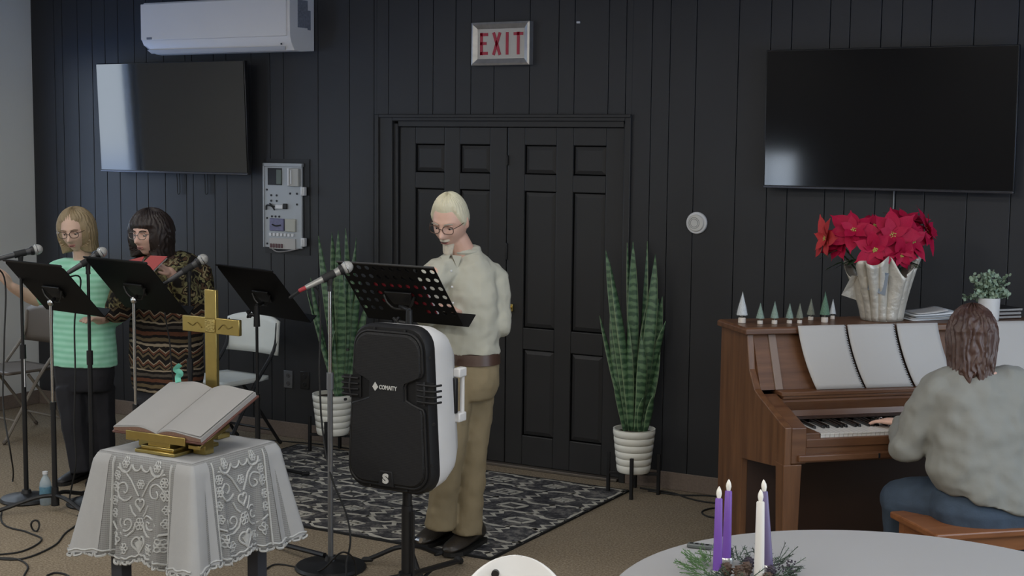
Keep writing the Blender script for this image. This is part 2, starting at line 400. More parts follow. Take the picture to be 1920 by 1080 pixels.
# ================================================================== ON THE WALL
# air conditioner
acx0 = at(263, 40, y=-.25).x; acx1 = at(543, 40, y=-.25).x; acz0 = at(400, 100, y=-.22).z
ac = empty('air_conditioner', ((acx0+acx1)/2, 0, acz0), 'white wall-mounted air conditioner above the left television', 'air conditioner')
hw = (acx1-acx0)/2; H = .34
prof = [(-.001, .012), (-.14, 0), (-.20, .005), (-.235, .05), (-.25, .10), (-.25, H-.03), (-.22, H), (-.001, H)]
def acring(x, zm, bk=0): return [V((x, y if y > -.01 else y+bk, max(z, zm+i*.0008))) for i, (y, z) in enumerate(prof)]
MB().loft([acring(-hw, .085, .006), acring(-hw+.012, .06), acring(-hw+.05, .018), acring(-hw+.085, 0), acring(hw-.03, 0), acring(hw, .0)]).build('body', ACW, ac, bevel=.004)
MB().prism([(-hw+.016, .092), (hw-.022, .092), (hw-.022, H-.012), (-hw+.010, H-.012), (-hw+.010, .10)], lambda u, v, w: V((u, w, v)), -.258, -.249).build('front_panel', ACW, ac, bevel=.004)
MB().prism([(-hw+.055, -.003), (hw-.07, -.003), (hw-.05, .02), (-hw+.04, .02)], lambda u, v, w: V((u, -.205-v*1.1-w, v+.012)), 0, .008).build('louver', WHITEP, ac, bevel=.003)
MB().box((-hw+.085, -.259, .105), (.045, .002, .014)).build('badge', GREYM, ac)
MB().box((hw-.075, -.238, .045), (.010, .004, .010)).build('sensor_dot', BLACKM, ac)
MB().box((hw+.001, -.12, .235), (.003, .10, .17)).box((hw+.001, -.055, .20), (.003, .03, .12)).build('rating_label', GREYLBL, ac)
# televisions
def television(name, c, tilt, yaw, label, W=1.285, H=.718):
    R = Rz(yaw) @ Rx(tilt)
    e = empty(name, c, label, 'television'); e.rotation_euler = R.to_euler()
    MB().box((0, .022, 0), (W, .03, H)).build('case', BEZEL, e, bevel=.004)
    MB().box((0, .005, .004), (W-.014, .006, H-.02)).build('screen', SCREEN, e, smooth=False)
    MB().box((0, .004, -H/2+.005), (W-.004, .012, .012)).build('bottom_trim', M('satin trim', (.09, .09, .10), .25, .8), e, bevel=.002)
    MB().box((0, .05, 0), (.5, .05, .36)).build('back_housing', BEZEL, e, bevel=.008)
    MB().box((0, .072, -.02), (.42, .02, .3)).build('wall_bracket', BLACKM, e)
    return e
tl = television('television', (-2.50, -.135, 2.085), radians(2.5), 0, 'black flat television reflecting the window, below the air conditioner', 1.30, .735)
tr_ = television('television', (2.262, -.10, 2.081), radians(1.2), 0, 'large black television on the panelled wall above the piano', 1.275, .72)
for k, (px, rad) in enumerate(((331, .0), (383, .0))):
    a = at(px, 322, y=-.02); b = at(px+2, 362, y=-.02)
    o = MB().tube(spline([a+V((0, 0, .05)), a, (a+b)/2+V((.002, 0, 0)), b, b+V((.014, 0, -.004)), b+V((.022, 0, .015)), a+V((.025, 0, 0)), a+V((.025, 0, .05))], 5), .003, 6).build('hanging_cable', BLACKR)
    tag(o, ('thin black cable loop hanging below the middle of the left television', 'thin black cable loop hanging right of centre below the left television')[k], 'cable')
a = at(1676, 358, y=-.01)
cw = MB().tube(spline([a, a+V((0, 0, -.09)), a+V((-.008, 0, -.18)), a+V((-.016, 0, -.4))], 6), .0035, 6).build('power_cord', M('pale grey cord', (.28, .28, .28), .5))
tag(cw, 'thin pale cord hanging down the wall below the right television', 'cord')
# open metal control box
P0 = at(497, 300, y=0); P1 = at(582, 476, y=0)
bxw = P1.x-P0.x; bxh = P0.z-P1.z
cb = empty('control_panel', ((P0.x+P1.x)/2, 0, P1.z), 'open grey metal control panel with wiring set in the wall', 'control panel')
h2 = bxw/2; PLATE = M('grey enamel plate', (.36, .38, .40), .4, .25, nz=(8, .08))
MB().bx(-h2, h2, -.006, .0, -.01, bxh+.01).build('recess_box', BLACKM, cb, smooth=False)
MB().bx(-h2+.008, h2-.05, -.022, -.006, .03, bxh-.03).build('mounting_plate', PLATE, cb, bevel=.003)
MB().bx(-h2+.004, h2-.045, -.03, -.006, bxh-.04, bxh-.018).bx(-h2+.002, -h2+.012, -.03, -.006, .03, bxh-.02).build('plate_lip', PLATE, cb, bevel=.002)
MB().bx(-h2+.04, -h2+.155, -.0245, -.021, bxh-.16, bxh-.05).build('dark_opening', BLACKM, cb)
MB().bx(-h2+.115, -h2+.155, -.032, -.022, bxh-.155, bxh-.06).build('green_terminal', M('grey green', (.12, .15, .13), .5), cb, bevel=.003)
MB().bx(h2-.15, h2-.062, -.045, -.022, bxh-.165, bxh-.05).build('breaker_cover', M('light grey box', (.42, .42, .40), .45), cb, bevel=.004)
MB().bx(h2-.14, h2-.13, -.055, -.044, bxh-.16, bxh-.05).bx(h2-.12, h2-.113, -.052, -.044, bxh-.15, bxh-.06).build('cover_rib', WHITEP, cb)
for z in (bxh-.195, .075): MB().box((h2-.03, -.03, z), (.03, .03, .055)).cyl((h2-.03, -.045, z-.02), (h2-.03, -.045, z+.02), .007).build('hinge', WHITEP, cb, bevel=.004)
for kx, kz in ((.055, .62), (.10, .62), (.055, .56), (.10, .56), (.21, .645), (.265, .645), (.265, .53), (.06, .39), (.09, .39), (.12, .39), (.02, .68), (.02, .37), (.02, .09)):
    MB().cyl((-h2+.012+kx, -.026, kz*bxh), (-h2+.012+kx, -.02, kz*bxh), .007, n=8).build('screw_hole', BLACKM, cb)
MB().bx(-h2+.11, -h2+.17, -.04, -.022, .475*bxh, .52*bxh).build('switch_block', WHITEP, cb, bevel=.003)
MB().tube(spline([V((-h2+.03, -.03, .46*bxh)), V((-h2+.035, -.03, .51*bxh)), V((-h2+.08, -.035, .50*bxh)), V((-h2+.10, -.03, .46*bxh))], 5), .005, 6).tube(spline([V((-h2+.06, -.03, .53*bxh)), V((-h2+.09, -.035, .50*bxh)), V((-h2+.115, -.03, .50*bxh))], 5), .005, 6).build('wiring', BLACKR, cb)
MB().bx(-h2+.17, -h2+.20, -.036, -.022, .475*bxh, .535*bxh).build('relay', BLACKM, cb, bevel=.003)
MB().bx(-h2+.06, -h2+.175, -.036, -.022, .235*bxh, .37*bxh).build('blue_module', M('lilac module', (.15, .15, .26), .5, nz=(50, .4)), cb, bevel=.004)
MB().tube(spline([V((-h2+.085, -.038, .305*bxh)), V((-h2+.115, -.04, .29*bxh)), V((-h2+.155, -.038, .30*bxh))], 4), .0045, 6).build('module_wire', BLACKR, cb)
MB().bx(-h2+.185, -h2+.268, -.034, -.022, .23*bxh, .37*bxh).build('white_module', M('ivory box', (.42, .42, .37), .5), cb, bevel=.004)
for k in range(7): MB().bx(-h2+.055+k*.03, -h2+.073+k*.03, -.034, -.022, .18*bxh, .21*bxh).build('terminal', WHITEP, cb)
MB().bx(-h2+.055, h2-.10, -.03, -.022, .04*bxh, .155*bxh).build('white_card', PAPER, cb)
for k in range(5): MB().bx(-h2+.062+k*.022, -h2+.078+k*.022, -.036, -.03, .05*bxh, .095*bxh).build('fuse', M('dark red fuse', (.09, .03, .035), .4), cb, bevel=.003)
MB().tube(spline([V((-h2+.07, -.02, .02)), V((-h2+.12, -.03, .005)), V((-h2+.2, -.03, .012)), V((h2-.08, -.02, .03))], 5), .004, 6).build('loose_wire', M('grey wire', (.25, .24, .24), .5), cb)
# exit sign
q0 = at(885, 43, y=-.04); q1 = at(993, 121, y=-.04)
ew, eh = q1.x-q0.x, q0.z-q1.z
ex = empty('exit_sign', ((q0.x+q1.x)/2, 0, q1.z), 'chrome framed EXIT sign with red letters above the double door', 'sign')
e2 = ew/2; CHR = M('worn chrome frame', (.50, .49, .47), .35, .75, nz=(25, .25))
MB().bx(-e2+.004, e2-.004, -.03, 0, .004, eh-.004).build('housing', BLACKM, ex)
f = .038
def fr(u0, v0, u1, v1, a0, b0, a1, b1):
    return [V((u0, -.032, v0)), V((u1, -.032, v1)), V((a1, -.048, b1)), V((a0, -.048, b0))]
fm = MB()
ou = [(-e2, 0), (e2, 0), (e2, eh), (-e2, eh)]; im = [(-e2+.012, .012), (e2-.012, .012), (e2-.012, eh-.012), (-e2+.012, eh-.012)]; ii = [(-e2+f, f), (e2-f, f), (e2-f, eh-f), (-e2+f, eh-f)]
fm.loft([[V((x, 0, z)) for x, z in ou], [V((x, -.045, z)) for x, z in ou], [V((x, -.05, z)) for x, z in im], [V((x, -.036, z)) for x, z in ii], [V((x, -.02, z)) for x, z in ii]], caps=False)
fm.build('frame', CHR, ex, smooth=False)
MB().bx(-e2+f-.003, e2-f+.003, -.034, -.026, f-.003, eh-f+.003).build('face_plate', M('ivory lit panel', (.52, .50, .45), .4, emit=.03), ex, smooth=False)
REDL = M('red sign lettering', (.34, .010, .035), .4, emit=.08)
lh = eh*.52; lz = eh*.24; lw = .052; st = .017; x = -e2*.72; gap = (e2*1.44-4*lw+.03)/3
def stroke(mb, a, b, wd=st):
    a, b = V((a[0], -.038, a[1])), V((b[0], -.038, b[1])); d = (b-a); n_ = V((-d.z, 0, d.x)).normalized()*wd/2
    o = [a+n_, a-n_, b-n_, b+n_]; mb.add(o+[p+V((0, .005, 0)) for p in o], [(0, 1, 2, 3), (4, 7, 6, 5), (0, 4, 5, 1), (1, 5, 6, 2), (2, 6, 7, 3), (3, 7, 4, 0)])
LET = {'E': [((.17, 0), (.17, 1)), ((.0, .92), (1, .92)), ((.0, .52), (.82, .52)), ((0, .08), (1, .08))], 'X': [((.08, 0), (.92, 1)), ((.92, 0), (.08, 1))], 'I': [((.5, 0), (.5, 1))], 'T': [((.5, 0), (.5, 1)), ((-.1, .92), (1.1, .92))]}
for ch in 'EXIT':
    mb = MB(); ww = lw if ch != 'I' else .02
    for a_, b_ in LET[ch]: stroke(mb, (x+a_[0]*ww, lz+a_[1]*lh), (x+b_[0]*ww, lz+b_[1]*lh))
    mb.build('letter_'+ch.lower(), REDL, ex, smooth=False); x += ww+gap+(.0 if ch != 'I' else .004)
# small wall things
p = at(1306, 418, y=-.01)
th = empty('wall_device', (p.x, 0, p.z), 'small round white device on the dark wall right of the door', 'device')
def disc(mb, r, y0, y1, bev=.004, n=36): return mb.loft([[V((rr*cos(2*pi*j/n), yy, rr*sin(2*pi*j/n))) for j in range(n)] for rr, yy in ((r, y0), (r, y1+bev), (r-bev, y1))])
disc(MB(), .060, 0, -.016).build('base', WHITEP, th)
disc(MB(), .047, -.015, -.026).build('cover', M('off white plastic', (.58, .58, .56), .4), th)
mb = MB()
for r in (.030, .022): mb.tube([V((r*cos(2*pi*j/30)-.008, -.0265, r*sin(2*pi*j/30))) for j in range(30)], .0012, 6, closed=True)
mb.build('ring_mark', GREYM, th)
p = at(1085, 42, y=0)
tag(MB().box((p.x, -.004, p.z), (.022, .008, .012)).build('wall_hook', WHITEP, bevel=.002), 'tiny white hook on the dark wall right of the EXIT sign', 'hook')
def outlet(px, py, m, label):
    p = at(px, py, y=0); e = empty('outlet', (p.x, 0, p.z), label, 'outlet')
    MB().bx(-.036, .036, -.006, 0, -.058, .058).build('cover_plate', m, e, bevel=.003)
    for z in (-.026, .026):
        o = disc(MB(), .016, -.005, -.009, .002, 20).build('socket', M('dark socket', (.08, .08, .085), .5) if m is not BEZEL else BLACKM, e); o.location = (0, 0, z)
        MB().bx(-.007, -.004, -.0098, -.008, z-.006, z+.006).bx(.004, .007, -.0098, -.008, z-.006, z+.006).build('slot', BLACKM, e)
outlet(541, 711, M('grey steel plate', (.15, .155, .165), .45, .5), 'grey metal wall outlet behind the white folding chair')
outlet(572, 713, BEZEL, 'black wall outlet between the grey outlet and the left plant')

# ================================================================== PLANTS ON THE FLOOR
def leafmat():
    m, t, b = nmat('banded sansevieria leaf'); uv = t.nodes.new('ShaderNodeUVMap'); s = N(t, 'ShaderNodeSeparateXYZ'); L(t, uv.outputs[0], s.inputs[0])
    c = objco(t); nn = noise_(t, c, 22, 3)
    band = math_(t, 'SINE', math_(t, 'ADD', math_(t, 'MULTIPLY', s.outputs[1], 150), math_(t, 'MULTIPLY', nn, 7)))
    col = ramp(t, math_(t, 'MULTIPLY_ADD', band, .5, .5), [(.25, (.11, .20, .10)), (.75, (.035, .085, .042))])
    edge = math_(t, 'GREATER_THAN', math_(t, 'ABSOLUTE', math_(t, 'SUBTRACT', s.outputs[0], .5)), .43)
    L(t, mixc(t, math_(t, 'MULTIPLY', edge, .6), col, (.28, .36, .21)), b.inputs['Base Color']); b.inputs['Roughness'].default_value = .45
    return m
LEAFM = leafmat()
POTW = M('white ribbed ceramic', (.82, .82, .75), .5, nz=(6, .04))
SOIL = M('dark soil', (.05, .035, .022), 1, nz=(70, .5), bp=(90, .8, .02))
def snake_leaf(base, tip, wmax, face, twist, bend, parent):
    n = 14; vs = []; uv = []; d = tip-base; Lh = d.length
    for i in range(n+1):
        t = i/n; wdt = wmax*.98*(.42+.58*sin(min(1, t*1.7)*pi/2))*(1-max(0, (t-.55)/.45)**2.2)+.0008
        p = base+d*t+V((cos(face+1.57), sin(face+1.57), 0))*bend*sin(pi*t)*.5
        a = face+twist*t; s = V((cos(a), sin(a), 0)); q = V((-sin(a), cos(a), 0))
        for k, (u, off) in enumerate(((-1, .25), (-.5, .05), (0, 0), (.5, .05), (1, .25))):
            vs.append(p+s*u*wdt/2+q*off*wdt*.6); uv.append((k/4, t*Lh))
    fs = [(i*5+k, i*5+k+1, i*5+k+6, i*5+k+5) for i in range(n) for k in range(4)]
    mb = MB(); mb.add(vs, fs); return mb.build('leaf', LEAFM, parent, uv=uv, solid=.004)
def plant_stand_pot(loc, label, plabel, R=.118, H=.245, zb=.13):
    st = empty('plant_stand', loc, plabel, 'plant stand')
    for k in range(4):
        a = radians(20+90*k); x, y = cos(a)*(R+.022), sin(a)*(R+.022)
        MB().bx(x-.009, x+.009, y-.009, y+.009, 0, zb+.10).build('leg', BLACKM, st, bevel=.002)
    for k in range(2):
        a = radians(20+90*k); MB().box((0, 0, zb-.014), (2*R+.035, .018, .016), Rz(a)).build('crossbar', BLACKM, st, bevel=.002)
    pl = empty('snake_plant', (loc[0], loc[1], zb-.004), label, 'potted plant')
    prof = [(R*.74, 0), (R*.76, .004)]
    for k in range(6):
        z0 = .006+k*(H-.01)/6; z1 = z0+(H-.01)/6; f0 = .77+.23*(z0/H); f1 = .77+.23*(z1/H)
        prof += [(R*f0, z0), (R*(f0*.5+f1*.5)+.002, (z0+z1)/2), (R*f1, z1-.004), (R*f1-.003, z1-.001)]
    prof += [(R, H), (R*.93, H), (R*.9, H-.03), (.001, H-.03)]
    MB().lathe(prof, n=40).build('pot', POTW, pl, ang=60)
    MB().lathe([(.0005, H-.018), (R*.6, H-.02), (R*.91, H-.024), (R*.91, H-.05)], n=20).build('soil', SOIL, pl)
    return pl
def grow(pl, d, H, leaves):
    """leaves: tip pixel, base pixel offset, width, face; the tips sit around the pot's own depth"""
    o = pl.location
    for (tx, ty, bx_, wd, fa, dd) in leaves:
        tip = at(tx, ty, d=d+dd)-o; ba = at(bx_, 780, d=d+dd*.35)-o; ba.z = H-.03
        r = sqrt(ba.x**2+ba.y**2)
        if r > .085: ba.x *= .085/r; ba.y *= .085/r
        snake_leaf(ba, tip, wd, fa+YAW, random.uniform(-.9, .9), random.uniform(-.09, .09), pl)
plr = plant_stand_pot((.955, -.205, 0), 'tall snake plant in a ribbed white pot right of the double door', 'black metal plant stand under the pot right of the double door')
grow(plr, 7.96, .245, [(1136, 470, 1180, .062, .2, 0), (1143, 492, 1183, .058, .5, -.04), (1176, 455, 1184, .05, .9, .06), (1187, 453, 1187, .062, .3, -.02), (1214, 452, 1198, .05, -.4, .05), (1229, 477, 1196, .066, .25, -.03),
     (1242, 556, 1205, .055, -.3, 0), (1235, 560, 1200, .05, .8, .05), (1248, 602, 1206, .058, .3, -.06), (1124, 592, 1174, .034, .5, .02), (1145, 570, 1176, .032, -.6, .05), (1194, 560, 1190, .055, 0, .07),
     (1203, 628, 1193, .06, .4, -.09), (1222, 540, 1199, .05, 1., .02), (1238, 660, 1206, .04, -.4, -.02), (1150, 705, 1172, .03, .2, -.05), (1158, 620, 1178, .035, .6, .03), (1178, 600, 1186, .045, -.2, -.05), (1225, 740, 1210, .045, .3, -.07), (1206, 745, 1200, .04, .7, -.09)])
pll = plant_stand_pot((-1.075, -.255, 0), 'snake plant in a white pot left of the double door, behind the speaker', 'black metal plant stand under the pot left of the double door', H=.255, R=.128)
grow(pll, dep((-1.075, -.255, .7))-.03, .255, [(597, 442, 640, .05, .3, 0), (622, 436, 645, .06, 0, .03), (634, 432, 648, .055, .6, -.03), (648, 428, 650, .05, -.4, .05), (668, 445, 652, .035, .2, 0), (575, 545, 632, .03, .3, .02), (582, 520, 636, .036, .7, -.03),
     (640, 500, 648, .062, .1, -.08), (655, 540, 655, .06, .4, -.05), (664, 470, 660, .05, -.2, .04), (612, 560, 640, .04, .5, .05), (676, 520, 664, .055, .2, -.02), (690, 560, 668, .05, -.3, .02), (628, 620, 642, .045, .8, -.06), (650, 600, 652, .05, 0, .06)])

# ================================================================== STANDS, MICROPHONES, SPEAKER
def music_stand(base, desk_c, yaw, tilt, label, W=.52, H=.385, chrome=True, perf=False, legs=(.33, 3, 0), zdesk=None, rod_top=None):
    """orchestra stand: desk faces the performer (+y local), its back to the room; local x runs along the desk"""
    e = empty('music_stand', base, label, 'music stand', yaw)
    dc = Rz(-yaw) @ (V(desk_c)-V(base)); R = Rx(tilt)      # top leans to -y (away from performer)
    def D(u, v, w_=0): return dc+R @ V((u, w_, v))
    if not perf:
        mb = MB(); c = .03
        out = [(-W/2, -H/2), (W/2, -H/2), (W/2, H/2-c), (W/2-c, H/2), (-W/2+c, H/2), (-W/2, H/2-c)]
        mb.prism(out, lambda u, v, w_: D(u, v, w_), -.0015, .0015)
        mb.build('desk', BLACKD, e, smooth=False)
        MB().prism([(-W/2, 0), (W/2, 0), (W/2, .004), (-W/2, .004)], lambda u, v, w_: D(u, -H/2+v, w_), .0, .055).build('lip', BLACKD, e, smooth=False)
        MB().prism([(-W/2, 0), (W/2, 0), (W/2, .014), (-W/2, .014)], lambda u, v, w_: D(u, H/2-.012+v*.8, w_), -.004, .002).build('top_edge', BLACKM, e, smooth=False)
    else:
        nx, ny = 12, 7; mb = MB(); cw, ch_ = W/nx, H/ny
        for i in range(nx):
            for j in range(ny):
                cx, cy = -W/2+(i+.5)*cw, -H/2+(j+.5)*ch_; hole = not (j == 0 or (j < 3 and 2 < i < 8 and not (j == 2 and i in (3, 7))))
                if not hole:
                    mb.add([D(cx-cw/2, cy-ch_/2), D(cx+cw/2, cy-ch_/2), D(cx+cw/2, cy+ch_/2), D(cx-cw/2, cy+ch_/2)], [(0, 1, 2, 3)]); continue
                a = []; b = []
                for k in range(16):
                    t = 2*pi*k/16; m_ = max(abs(cos(t)), abs(sin(t)))
                    a.append(D(cx+cos(t)/m_*cw/2, cy+sin(t)/m_*ch_/2)); b.append(D(cx+cos(t)*.0125, cy+sin(t)*.0125))
                mb.add(a+b, [(k, (k+1) % 16, 16+(k+1) % 16, 16+k) for k in range(16)])
        mb.build('desk', BLACKD, e, smooth=False, solid=.002)
        MB().prism([(-W/2, 0), (W/2+.03, 0), (W/2+.03, .004), (-W/2, .004)], lambda u, v, w_: D(u, -H/2+v, w_), -.002, .075).build('lip', BLACKD, e, smooth=False)
        MB().prism([(-W/2, 0), (W/2, 0), (W/2, .012), (-W/2, .012)], lambda u, v, w_: D(u, H/2+v*.5, w_), -.006, .002).build('top_edge', M('worn dark edge', (.05, .05, .05), .35), e, smooth=False)
    # bracket behind the desk
    hub = D(0, -.045, -.035)
    MB().prism([(-.055, -.03), (.055, -.03), (.075, .05), (-.075, .05)], lambda u, v, w_: D(u, -.03+v, w_), -.014, -.004).build('bracket_plate', BLACKM, e, bevel=.003)
    MB().tube(spline([D(-.085, .0, -.012), D(-.07, -.03, -.03), D(-.04, -.055, -.04), D(.0, -.06, -.04), D(.04, -.055, -.04), D(.07, -.03, -.03), D(.085, 0, -.012)], 4), .0055, 6).build('bracket_arms', M('dark steel', (.03, .03, .03), .4, .5), e)
    rod = CHROME if chrome else BLACKM
    top = V((0, 0, hub.z-.005)); zj = top.z*(.52 if chrome else .50)
    MB().tube([top, hub], .010, 8).build('neck', BLACKM, e)
    if chrome: MB().ell((0, 0, top.z-.004), (.017, .017, .019)).build('ball_joint', CHROME, e)
    else:
        MB().cyl((0, 0, top.z-.12), (0, 0, top.z), .019, .015).build('collar', BLACKM, e)
        MB().tube([V((-.015, 0, top.z-.06)), V((-.05, -.01, top.z-.055))], [.008, .012], 8).box((-.06, -.012, top.z-.055), (.012, .014, .05), Ry(.5)).box((-.06, -.012, top.z-.055), (.012, .014, .05), Ry(-.8)).build('wing_knob', BLACKM, e, bevel=.003)
    MB().cyl((0, 0, zj-.02), (0, 0, top.z-.01), .0085).build('inner_rod', rod, e)
    MB().cyl((0, 0, .05), (0, 0, zj), .0135 if chrome else .015).build('outer_tube', BLACKM, e)
    MB().cyl((0, 0, zj-.035), (0, 0, zj+.006), .0165).build('clutch', BLACKM, e)
    ln, nl, a0 = legs
    MB().cyl((0, 0, .03), (0, 0, .13), .022, .018).build('hub', BLACKM, e)
    for k in range(nl):
        a = a0+2*pi*k/nl; d = V((cos(a), sin(a), 0))
        MB().tube(spline([V((0, 0, .085)), d*ln*.3+V((0, 0, .078)), d*ln*.75+V((0, 0, .035)), d*ln+V((0, 0, .012))], 4), .011, 8).build('leg', BLACKM, e)
        MB().limb([d*(ln-.02)+V((0, 0, .016)), d*(ln+.012)+V((0, 0, .0135))], [.0125, .0125], 8).build('rubber_foot', BLACKR, e)
    return e
A9 = radians(-9)
def stand_at(px, dc, base_d, zb=0): b = at(px, 940, d=base_d); b.z = 0; return b
b1 = at(104, 958, z=0); dd1 = dep(b1)
music_stand(b1, at(100, 540, d=dd1-.03), A9, radians(42), 'black music stand nearest the left wall, in front of the woman in mint', legs=(.33, 3, radians(-120)))
b2 = at(258, 972, z=0); dd2 = dep(b2)
music_stand(b2, at(254, 535, d=dd2-.03), A9, radians(42), 'black music stand with chrome rod in front of the woman in the patterned sweater', legs=(.33, 3, radians(60)))
b3 = at(484, 905, z=.0105); dd3 = dep(b3)
music_stand(b3, at(492, 549, d=dd3-.03), radians(-16), radians(40), 'all-black music stand in front of the white folding chair', chrome=False, W=.56, H=.40, legs=(.3, 3, radians(80)))
b4 = at(766, 1060, z=.0105); dd4 = dep(b4)
ms4 = music_stand(b4, at(750, 551, d=dd4-.02), radians(-2), radians(40), 'black perforated music stand with round holes behind the loudspeaker', chrome=False, perf=True, W=.54, H=.37, legs=(.2, 3, radians(80)))
# things on the perforated desk
def on_desk(name, e_yaw, c, tilt, u0, u1, v0, v1, off, th, mat, label, cat, page=None):
    R = Rz(e_yaw) @ Rx(tilt); p = V(c)+R @ V(((u0+u1)/2, off, (v0+v1)/2))
    o = empty(name, p, label, cat); o.rotation_euler = R.to_euler()
    MB().box((0, 0, 0), (u1-u0, .003, v1-v0)).build('cover', mat, o, smooth=False, bevel=.001)
    MB().box((0, th/2+.002, 0), (u1-u0-.008, th, v1-v0-.008)).build('pages', page or PAPER, o, smooth=False)
    return o
dc4 = at(750, 551, d=dd4-.02)
on_desk('hymnal', radians(-2), dc4, radians(40), -.135, .150, -.158, .062, .0075, .014, M('red hymnal cover', (.33, .03, .045), .5), 'red hymnal lying on the perforated music stand', 'book')
on_desk('folder', radians(-2), dc4, radians(40), -.09, .14, .068, .165, .0075, .004, M('black folder cover', (.012, .012, .013), .5), 'black folder behind the red hymnal on the perforated music stand', 'folder', M('black folder cover', (.012, .012, .013), .5))
sh = MB(); R1 = Rz(A9) @ Rx(radians(42)); c1 = at(100, 540, d=dd1-.03)
sh.prism([(-.275, -.155), (.05, -.155), (.05, .07), (-.275, .07)], lambda u, v, w_: R1 @ V((u, w_, v)), .010, .0125)
tag(sh.build('song_sheet', PAPER, smooth=False, loc=c1), 'white song sheet sticking out left of the leftmost music stand', 'paper')

def mic_stand(base, ztop, label, rod, base_r=.135, low=None, clutch=.62, tip=None):
    e = empty('microphone_stand', base, label, 'microphone stand')
    MB().lathe([(.0005, 0), (base_r, 0), (base_r+.004, .008), (base_r-.004, .020), (.05, .034), (.028, .040), (.022, .06), (.0005, .06)], n=36).build('base', BLACKM, e)
    MB().cyl((0, 0, .05), (0, 0, ztop*clutch), .0125).build('outer_tube', low or rod, e)
    MB().cyl((0, 0, ztop*clutch-.04), (0, 0, ztop*clutch+.035), .017, .0165).build('clutch', BLACKM if rod is BLACKM else GREYM, e)
    MB().cyl((0, 0, ztop*clutch), (0, 0, ztop-.02), .0085).build('inner_rod', rod, e)
    MB().cyl((0, 0, ztop-.045), (0, 0, ztop-.012), .013, .011).build('thread_collar', BLACKM, e)
    cl = MB(); d = V(tip).normalized()
    cl.cyl((0, 0, ztop-.02), (0, 0, ztop+.012), .012, .015).build('clip_pivot', BLACKR, e)
    R = d.to_track_quat('Y', 'Z').to_matrix()
    cr = MB()
    cr.loft([[V((0, 0, ztop+.012))+R @ V((q*cos(t), yy, q*sin(t)+.012)) for t in [pi*(1.15+.9*k/0.9*.0) if 0 else 2*pi*k/14 for k in range(14)] for q in (.0185,)] for yy in (-.03, -.02, .02, .03)])
    cr.build('clip', BLACKR, e)
    return e, V(base)+V((0, 0, ztop+.012))+R @ V((0, 0, .012)), R
def microphone(c, R, label, tail=.115, head=.075, band=None, silver=False):
    e = empty('microphone', c, label, 'microphone'); e.rotation_euler = R.to_euler()
    hm = M('dark grey microphone body', (.045, .045, .048), .4) if not silver else M('silver microphone body', (.40, .40, .38), .35, .6)
    MB().tube([V((0, -tail, 0)), V((0, -tail+.01, 0)), V((0, .03, 0)), V((0, head-.02, 0))], [.0105, .012, .0165, .0195], 18).build('handle', hm, e)
    MB().tube([V((0, head-.022, 0)), V((0, head-.012, 0)), V((0, head-.004, 0))], [.021, .0245, .0245], 20).build('collar', BLACKM, e)
    gm_ = M('silver microphone grille', (.50, .50, .48), .4, .3, nz=(240, .5), bp=(420, 1., .003))
    MB().ell((0, head+.016, 0), (.0275, .030, .0275), n=24, m=14).build('grille', gm_, e)
    g = MB().tube([V((.0268*cos(2*pi*k/24), head+.012, .0268*sin(2*pi*k/24))) for k in range(24)], .0022, 6, closed=True); g.build('grille_band', CHROME, e)
    MB().tube([V((0, -tail-.035, 0)), V((0, -tail-.03, 0)), V((0, -tail, 0))], [.006, .0095, .0095], 12).build('plug', band or BLACKM, e)
    if silver: MB().box((0, .005, .018), (.008, .035, .004)).build('switch', BLACKM, e)
    return c+R @ V((0, -tail-.036, 0))
def view(rx, up, aw): return V((cos(YAW), sin(YAW), 0))*rx+V((-sin(YAW), cos(YAW), 0))*aw+V((0, 0, up))
mics = []
bm1 = at(50, 938, z=0); e, c, R = mic_stand(bm1, at(46, 480, d=dep(bm1)).z, 'black microphone stand at the far left, behind the leftmost music stand', BLACKM, tip=view(.16, .04, .10))
mics.append(microphone(c, R, 'leftmost microphone, grey ball grille, in front of the woman in mint', band=M('pink plug', (.35, .14, .12), .5)))
MB().cyl((.0127, -.004, .62), (.0127, -.004, .82), .003, n=6).build('sticker', WHITEP, e)
bm2 = at(174, 945, z=0); e, c, R = mic_stand(bm2, at(171, 494, d=dep(bm2)).z, 'black microphone stand between the two left music stands', BLACKM, tip=view(.15, .10, .08))
mics.append(microphone(c, R, 'second microphone from the left, between the two women'))
bm3 = at(360, 960, z=0); e, c, R = mic_stand(bm3, at(357, 508, d=dep(bm3)).z, 'black microphone stand right of the woman in the patterned sweater', BLACKM, tip=view(.15, .10, .06))
mics.append(microphone(c, R, 'third microphone from the left, beside the all-black music stand'))
bm4 = at(620, 1066, z=0); e, c, R = mic_stand(bm4, at(621, 522, d=dep(bm4)).z, 'silver microphone stand with dark round base left of the loudspeaker', CHROME, low=GREYM, base_r=.16, clutch=.66, tip=view(.15, .075, .05))
q = at(516, 1021, z=.02)-bm4
MB().tube([V((0, 0, .05))+q*.1, V((0, 0, .012))+q*.97], .0125, 8).build('leg', BLACKM, e); MB().limb([q*.95+V((0, 0, .012)), q+V((0, 0, .0))], [.016, .0155], 8).build('rubber_foot', BLACKR, e)
mics.append(microphone(c, R, 'silver microphone with a red plug left of the perforated music stand', band=M('red plug', (.36, .03, .04), .5), silver=True))

